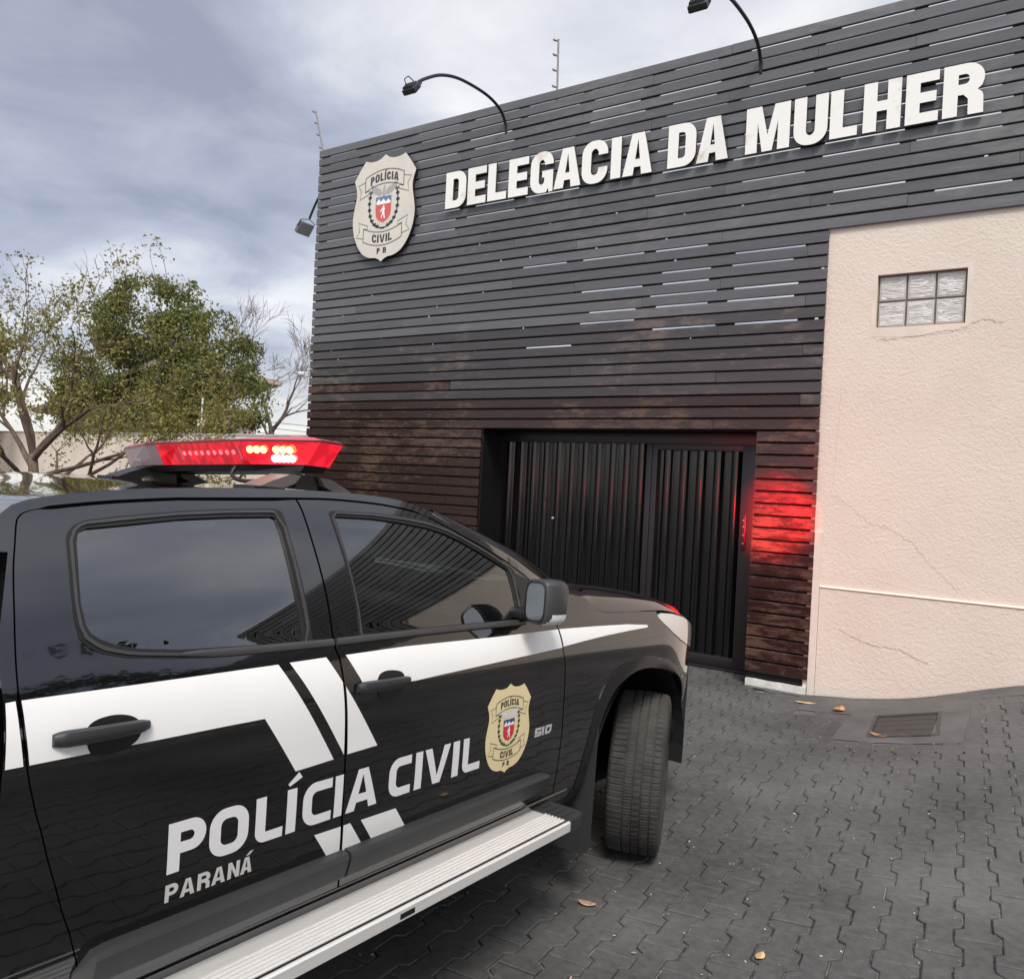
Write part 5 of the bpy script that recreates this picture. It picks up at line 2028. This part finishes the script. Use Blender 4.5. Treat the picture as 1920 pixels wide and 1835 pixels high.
MB().tube(catmull([(LBX - .10, -.22, 1.59), (LBX - .115, -.225, 1.565), (LBX - .115, -.26, 1.548), (LBX - .11, -.33, 1.547), (LBX - .10, -.38, 1.556), (LBX - .09, -.42, 1.553)], 5), .0065, 8).build('cable', rubber, bar, smooth=True)


# the bar's own light: forward-facing lamps and the narrow corner beam
def lamp(name, typ, loc, target, energy, color, **k):
    ld = bpy.data.lights.new(name, typ)
    ld.energy = energy; ld.color = color
    for a, b in k.items(): setattr(ld, a, b)
    o = bpy.data.objects.new(name, ld); COL.objects.link(o); o.parent = bar
    o.location = loc
    d = Vector(target) - Vector(loc)
    o.rotation_euler = d.to_track_quat('-Z', 'Y').to_euler()
    return o


RED = (1.0, .004, .012)
lamp('front_beacon_lamp', 'AREA', (LBX + .16, -.30, 1.628), (3.0, -.10, 1.5), 3.0, RED, shape='RECTANGLE', size=.45, size_y=.05, spread=rad(70))
lamp('corner_beam_lamp', 'SPOT', (LBX + .12, -.56, 1.63), (3.93, -.19, 1.70), 2600, RED, spot_size=rad(10), spot_blend=.85, shadow_soft_size=.03)

# ---------------------------------------------------------------- low wall, trees and what lies beyond
bw_m = mat('beige boundary render', (.62, .52, .44), .9, var=.07, scale=1.2, bump=.3, bscale=30, coords='World')
cap_m = mat('grey wall cap', (.42, .38, .34), .9, var=.2, scale=6)
r = empty('boundary_wall', (-6, 4.55, 0))
tag(r, 'low beige boundary wall behind the truck, left of the slat facade', 'wall')
MB().box(-16, 7.2, -.08, .08, -.2, 2.47).build('wall_body', bw_m, r)
MB().box(-16, 7.2, -.095, .095, 2.47, 2.51, .01).build('wall_cap', cap_m, r)

bark_b = mat('brown bark', (.085, .055, .040), .9, col2=(.16, .115, .085), scale=14, bump=.5, bscale=30, stretch=(1, 1, .3))
bark_g = mat('grey brown bark', (.15, .115, .095), .9, col2=(.25, .20, .17), scale=10, bump=.4, bscale=25, stretch=(1, 1, .3))


def leaf_mat(name, c1, c2, tr=.35):
    mt = bpy.data.materials.new(name); mt.use_nodes = True
    t = mt.node_tree; b = t.nodes['Principled BSDF']; o = t.nodes['Material Output']
    g = N(t, 'ShaderNodeNewGeometry')
    wn = N(t, 'ShaderNodeMix', data_type='RGBA')
    wn.inputs['A'].default_value = (*c1, 1); wn.inputs['B'].default_value = (*c2, 1)
    t.links.new(g.outputs['Random Per Island'], wn.inputs['Factor'])
    t.links.new(wn.outputs['Result'], b.inputs['Base Color'])
    b.inputs['Roughness'].default_value = .55
    tl = N(t, 'ShaderNodeBsdfTranslucent'); t.links.new(wn.outputs['Result'], tl.inputs[0])
    mxn = N(t, 'ShaderNodeMixShader'); mxn.inputs[0].default_value = tr
    t.links.new(b.outputs[0], mxn.inputs[1]); t.links.new(tl.outputs[0], mxn.inputs[2]); t.links.new(mxn.outputs[0], o.inputs[0])
    return mt


lf_olive = leaf_mat('olive small leaf', (.15, .135, .03), (.33, .29, .08))
lf_green = leaf_mat('mid green leaf', (.060, .085, .016), (.22, .22, .055))
lf_dark = leaf_mat('dark green leaf', (.020, .034, .010), (.055, .075, .022))


def rv(rng, s=1.0):
    while True:
        v = Vector((rng.uniform(-1, 1), rng.uniform(-1, 1), rng.uniform(-1, 1)))
        if .05 < v.length < 1: return v.normalized() * s


def grow(rng, base, dir_, length, radius, depth, segs, ends, spread, up, kids, minr=.004, allp=None):
    """recursive branching; segs collects (points, radii), ends the twig tips"""
    p = Vector(base); d = Vector(dir_).normalized()
    n = 5
    pts, rr = [p.copy()], [radius]
    for i in range(n):
        d = (d + rv(rng, .16) + Vector((0, 0, up))).normalized()
        p = p + d * length / n
        pts.append(p.copy()); rr.append(max(minr * .6, radius * (1 - .5 * (i + 1) / n)))
    segs.append((pts, rr))
    if allp is not None: allp += [(q.copy(), depth) for q in pts[2:]]
    if depth == 0:
        ends.append((p.copy(), d.copy())); return
    for k in range(kids):
        i = rng.randint(2, n) if k else n
        ax_ = d.orthogonal().normalized()
        ax_.rotate(Matrix.Rotation(rng.uniform(0, 6.283), 3, d))
        nd = (d + ax_ * rng.uniform(spread * .5, spread)).normalized()
        grow(rng, pts[i], nd, length * rng.uniform(.62, .84), max(minr, rr[i] * rng.uniform(.6, .8)), depth - 1, segs, ends, spread, up, kids, minr, allp)


def leaves_mesh(name, spots, size, rng, ma, parent, per=1, jitter=.1, droop=.3):
    vs_, fs = [], []
    for p in spots:
        for _ in range(per):
            c = p + rv(rng, rng.uniform(0, jitter))
            d = (rv(rng) + Vector((0, 0, -droop))).normalized()
            s_ = size * rng.uniform(.6, 1.3)
            a = d.orthogonal().normalized(); a.rotate(Matrix.Rotation(rng.uniform(0, 6.28), 3, d))
            o = len(vs_)
            up = d.cross(a) * s_ * .12
            vs_ += [c, c + d * s_ * .5 + a * s_ * .27 + up, c + d * s_, c + d * s_ * .5 - a * s_ * .27 + up]
            fs.append((o, o + 1, o + 2, o + 3))
    return mesh(name, vs_, fs, ma, parent)


def branches(name, segs, ma, parent, nside=None):
    mb = MB()
    for pts, rr in segs:
        mb.tube(pts, rr, 7 if rr[0] > .02 else (5 if rr[0] > .008 else 3), cap=False)
    return mb.build(name, ma, parent, smooth=True)


# loose small-leaved tree standing before the wall
rng = random.Random(4)
tr = empty('loose_tree', (-2.0, -2.4, gz(-2, -2.4)))
tr.scale = (1.12, 1.12, .84)
tag(tr, 'loose twiggy tree with small olive leaves before the boundary wall at left', 'tree', 'trees at the left')
segs, ends, allp = [], [], []
trunk = [((0, 0, -.1), (.02, .01, .5), (.0, .03, 1.1), (.03, .02, 1.6), (.0, .0, 2.1)), (.085, .075, .066, .058, .045)]
MB().tube(trunk[0], trunk[1], 9).build('trunk', bark_b, tr, smooth=True)
starts = [((0, .03, 1.05), (.95, .5, .30), 1.3), ((.0, .02, 1.3), (.9, .75, .22), 1.2), ((.02, .02, 1.4), (.75, .2, .38), 1.25), ((0, .03, 1.5), (-.7, -.5, .25), 1.1), ((.02, .02, 1.45), (-.9, -.3, .40), 1.15), ((.03, .02, 1.6), (.35, -.75, .55), 1.0), ((0, 0, 2.05), (.35, .35, .95), 1.2), ((0, 0, 2.1), (-.35, .1, 1.0), 1.25), ((0, 0, 2.0), (.85, .1, .60), 1.15),
          ((.02, .02, 1.5), (-.45, .75, .55), 1.1), ((0, 0, 2.1), (.05, -.35, 1.1), 1.2), ((.0, .03, 1.2), (.6, -.65, .30), 1.0), ((.0, .02, 1.75), (.8, .55, .55), 1.15), ((0, 0, 1.9), (-.8, .2, .62), 1.1)]
for b, d, L in starts:
    grow(rng, b, d, L, .034, 3, segs, ends, .85, .05, 3, .0035, allp)
sp = [p for p, d in allp if d <= 2 and p.z < 3.0] + [p for p, d in allp if d <= 1 and p.z >= 3.0 and rng.random() < .45]
leaves_mesh('foliage', sp, .044, rng, lf_olive, tr, 15, .17)
# thin bare shoots rising from the upper boughs
tops = [p for p, d in allp if d <= 2 and p.z > 2.5]
for _ in range(30):
    grow(rng, rng.choice(tops), (rng.uniform(-.35, .35), rng.uniform(-.2, .2), 1), rng.uniform(.22, .45), .006, 2, segs, ends, .55, .06, 2, .003)
branches('branches', segs, bark_b, tr)


def dense_tree(name, loc, lobes, n, size, ma, label, trunk_h, seed, tr_r=.22):
    rng = random.Random(seed)
    t_ = empty(name, loc)
    tag(t_, label, 'tree', 'trees at the left')
    mb = MB(); mb.tube([(0, 0, -.2), (.05, 0, trunk_h * .5), (0, .05, trunk_h)], [tr_r, tr_r * .8, tr_r * .6], 9)
    for c, r_ in lobes:
        mb.tube([(0, 0, trunk_h * .8), Vector(c) * .6 + Vector((0, 0, trunk_h * .35)), Vector(c)], [tr_r * .5, tr_r * .3, tr_r * .12], 6)
    mb.build('trunk', bark_b, t_, smooth=True)
    sp = []
    tot = sum(r_[0] * r_[1] * r_[2] for c, r_ in lobes)
    for c, r_ in lobes:
        c = Vector(c)
        k = int(n * r_[0] * r_[1] * r_[2] / tot)
        clumps = [rv(rng) for _ in range(70)]
        for _ in range(k):
            q = rng.choice(clumps)
            u = (q + rv(rng, rng.uniform(0, .34)))
            u = u.normalized() * rng.uniform(.78, 1.05) * (.92 + .16 * mnoise.noise(q * 2.3))
            if rng.random() < .12: u *= rng.uniform(.3, .9)
            sp.append(c + Vector((u.x * r_[0], u.y * r_[1], u.z * r_[2])))
    leaves_mesh('foliage', sp, size, rng, ma, t_, 1, .05)
    return t_


# evergreen beyond the wall
dense_tree('evergreen_tree', (-12.1, 6.0, 0), [((-.7, 0, 5.6), (1.9, 1.7, 1.45)), ((.9, .2, 4.6), (1.9, 1.6, 1.5)), ((2.3, 0, 3.6), (1.35, 1.3, 1.25)), ((-2.2, -.2, 4.3), (1.9, 1.6, 1.5)), ((.2, -.5, 3.3), (2.6, 1.5, 1.2)), ((-3.6, .2, 3.4), (1.6, 1.4, 1.2))], 60000, .105, lf_green,
           'rounded dense dark green tree rising beyond the boundary wall', 3.0, 9)
dense_tree('evergreen_tree', (-17.5, 3.2, 0), [((0, 0, 4.3), (1.7, 1.6, 1.6)), ((-1.3, 0, 3.3), (1.6, 1.5, 1.4))], 9000, .17, lf_olive, 'yellowish green tree at the far left edge behind the loose tree', 2.6, 12)

# bare tree right of the evergreen
rng = random.Random(31)
bt = empty('bare_tree', (-9.6, 7.7, 0))
tag(bt, 'leafless pale tree between the evergreen and the slat facade', 'tree', 'trees at the left')
segs, ends = [], []
MB().tube([(0, 0, -.1), (-.03, 0, 1.3), (-.22, .02, 2.5), (-.18, 0, 2.9)], [.12, .10, .085, .08], 9).build('trunk', bark_g, bt, smooth=True)
for b, d, L, r_ in (((-.18, 0, 2.8), (.62, .1, .95), 1.35, .060), ((-.18, 0, 2.8), (-.10, -.1, 1.0), 1.30, .060), ((-.2, 0, 2.6), (-.75, .1, .62), .95, .038), ((-.18, 0, 2.9), (.95, -.05, .45), 1.0, .035)):
    grow(rng, b, d, L, r_, 5, segs, ends, .85, .06, 3 if L > 1.2 else 2, .0065)
branches('branches', segs, bark_g, bt)

# house gable seen through the loose tree
h = empty('gabled_house', (-14.2, 6.2, 0))
tag(h, 'beige gabled house half hidden behind the loose tree', 'house')
MB().box(-3.2, 1.7, -.2, 3.2, -.1, 3.55).build('wall', bw_m, h)
roof_m = mat('weathered roof tile', (.50, .40, .32), .9, var=.15, scale=6)
mb = MB()      # ridge runs along Y; the right-hand verge tips up towards the street
mb.add([(2.35, -.75, 4.55), (2.35, 3.6, 4.55), (-1.2, 3.6, 3.9), (-1.2, -.75, 3.9), (-3.9, 3.6, 3.3), (-3.9, -.75, 3.3), (2.35, -.75, 4.40), (2.35, 3.6, 4.40), (-1.2, -.75, 3.75), (-3.9, -.75, 3.15), (-1.2, 3.6, 3.75), (-3.9, 3.6, 3.15)],
       [(0, 1, 2, 3), (3, 2, 4, 5), (0, 3, 8, 6), (3, 5, 9, 8), (0, 6, 7, 1), (6, 8, 10, 7), (8, 9, 11, 10)])
mb.build('roof', roof_m, h)
# street pole, white post, cables
pl = empty('utility_pole', (-10.2, 10.5, 0))
tag(pl, 'thin grey street pole just left of the slat facade', 'pole')
MB().tube([(0, 0, 0), (0, 0, 3.9)], .05, 8).build('pole_shaft', post_m, pl)
MB().box(-.35, .05, -.04, .04, 3.82, 3.9).build('pole_arm', post_m, pl)
wp = empty('white_post', (-8.6, 4.62, 2.4))
tag(wp, 'thin white post with a small box above the boundary wall', 'post')
MB().tube([(0, 0, -.05), (0, 0, 1.0)], .022, 8).build('rod', mat('white paint', (.7, .68, .64), .6), wp)
MB().box(-.10, .08, -.05, .05, .28, .44, .01).build('box', mat('cream box', (.68, .60, .45), .6), wp)
for i, z in enumerate((3.25, 3.05, 2.86)):
    a, b = Vector((-17.5, 9.0 + i * .1, z + .5)), Vector((-3.0, 14.5, z + .05))
    pts = [a.lerp(b, t / 14) - Vector((0, 0, .35 * 4 * (t / 14) * (1 - t / 14))) for t in range(15)]
    tag(MB().tube(pts, .012, 4).build('overhead_cable', rubber), ['highest of the thin cables beyond the boundary wall', 'middle of the thin cables beyond the boundary wall', 'lowest of the thin cables beyond the boundary wall'][i], 'cable', 'cables beyond the wall')

# sun-bleached hillside far away, low on the horizon
hv, hf = [], []
for i in range(41):
    x = -320 + 8 * i * 1.6
    zt = 9 + 5 * mnoise.noise(Vector((x * .011, 3, 0))) + 2 * mnoise.noise(Vector((x * .05, 8, 0)))
    hv += [(x, 230, -4), (x, 250, zt), (x, 330, zt * .6 - 3)]
for i in range(40):
    for k in range(2):
        a = i * 3 + k
        hf.append((a, a + 3, a + 4, a + 1))
tag(mesh('hillside', hv, hf, mat('dry grass hill', (.42, .37, .19), .95, var=.25, scale=.02, coords='World'), smooth=True), kind='structure')

# the street side across from the truck (seen mirrored in its paint and glass)
k_ = empty('painted_kerb', (11.6, -9.0, .2))
tag(k_, 'white topped kerb with yellow painted face across the forecourt', 'kerb')
MB().box(-.15, .15, -14, 7.5, -.3, .18, .01).build('kerb_face', mat('yellow kerb paint', (.45, .24, .05), .8, var=.3, scale=5), k_)
MB().box(-.155, .25, -14, 7.5, .18, .20).build('kerb_top', mat('worn white kerb', (.55, .50, .47), .8, var=.3, scale=5), k_)
dense_tree('street_tree', (16.5, -.5, .3), [((0, 0, 5.4), (2.4, 2.4, 2.4)), ((.6, 1.9, 4.4), (2.2, 2.2, 2.0)), ((.3, -1.8, 4.2), (2.0, 2.0, 1.8))], 12000, .26, lf_dark, 'tall dark street tree across the forecourt, right of the frame', 3.2, 41)
dense_tree('street_tree', (16.0, -6.2, .3), [((0, 0, 5.6), (2.5, 2.6, 2.4)), ((-.4, -2.2, 4.5), (2.2, 2.2, 2.0)), ((0, 1.8, 4.2), (2.0, 1.8, 1.7))], 12000, .26, lf_dark, 'second tall dark street tree across the forecourt, right of the frame', 3.2, 42)
hg = empty('clipped_hedge', (16.5, -4.0, .2))
tag(hg, 'dark clipped hedge across the forecourt, right of the frame', 'hedge')
rng = random.Random(8)
MB().box(-.35, .35, -9, 8, -.1, 1.25).build('hedge_core', mat('hedge core', (.008, .012, .005), .9), hg)
leaves_mesh('foliage', [Vector((rng.choice((-1, 1)) * rng.uniform(.3, .5) if rng.random() < .6 else rng.uniform(-.4, .4), rng.uniform(-9, 8), rng.uniform(0, 1.45))) for _ in range(9000)], .16, rng, lf_dark, hg, 1, .06)

for o in bpy.data.objects:
    if o.parent is None and o.type == 'MESH' and 'kind' not in o and 'label' not in o:
        print('untagged', o.name)
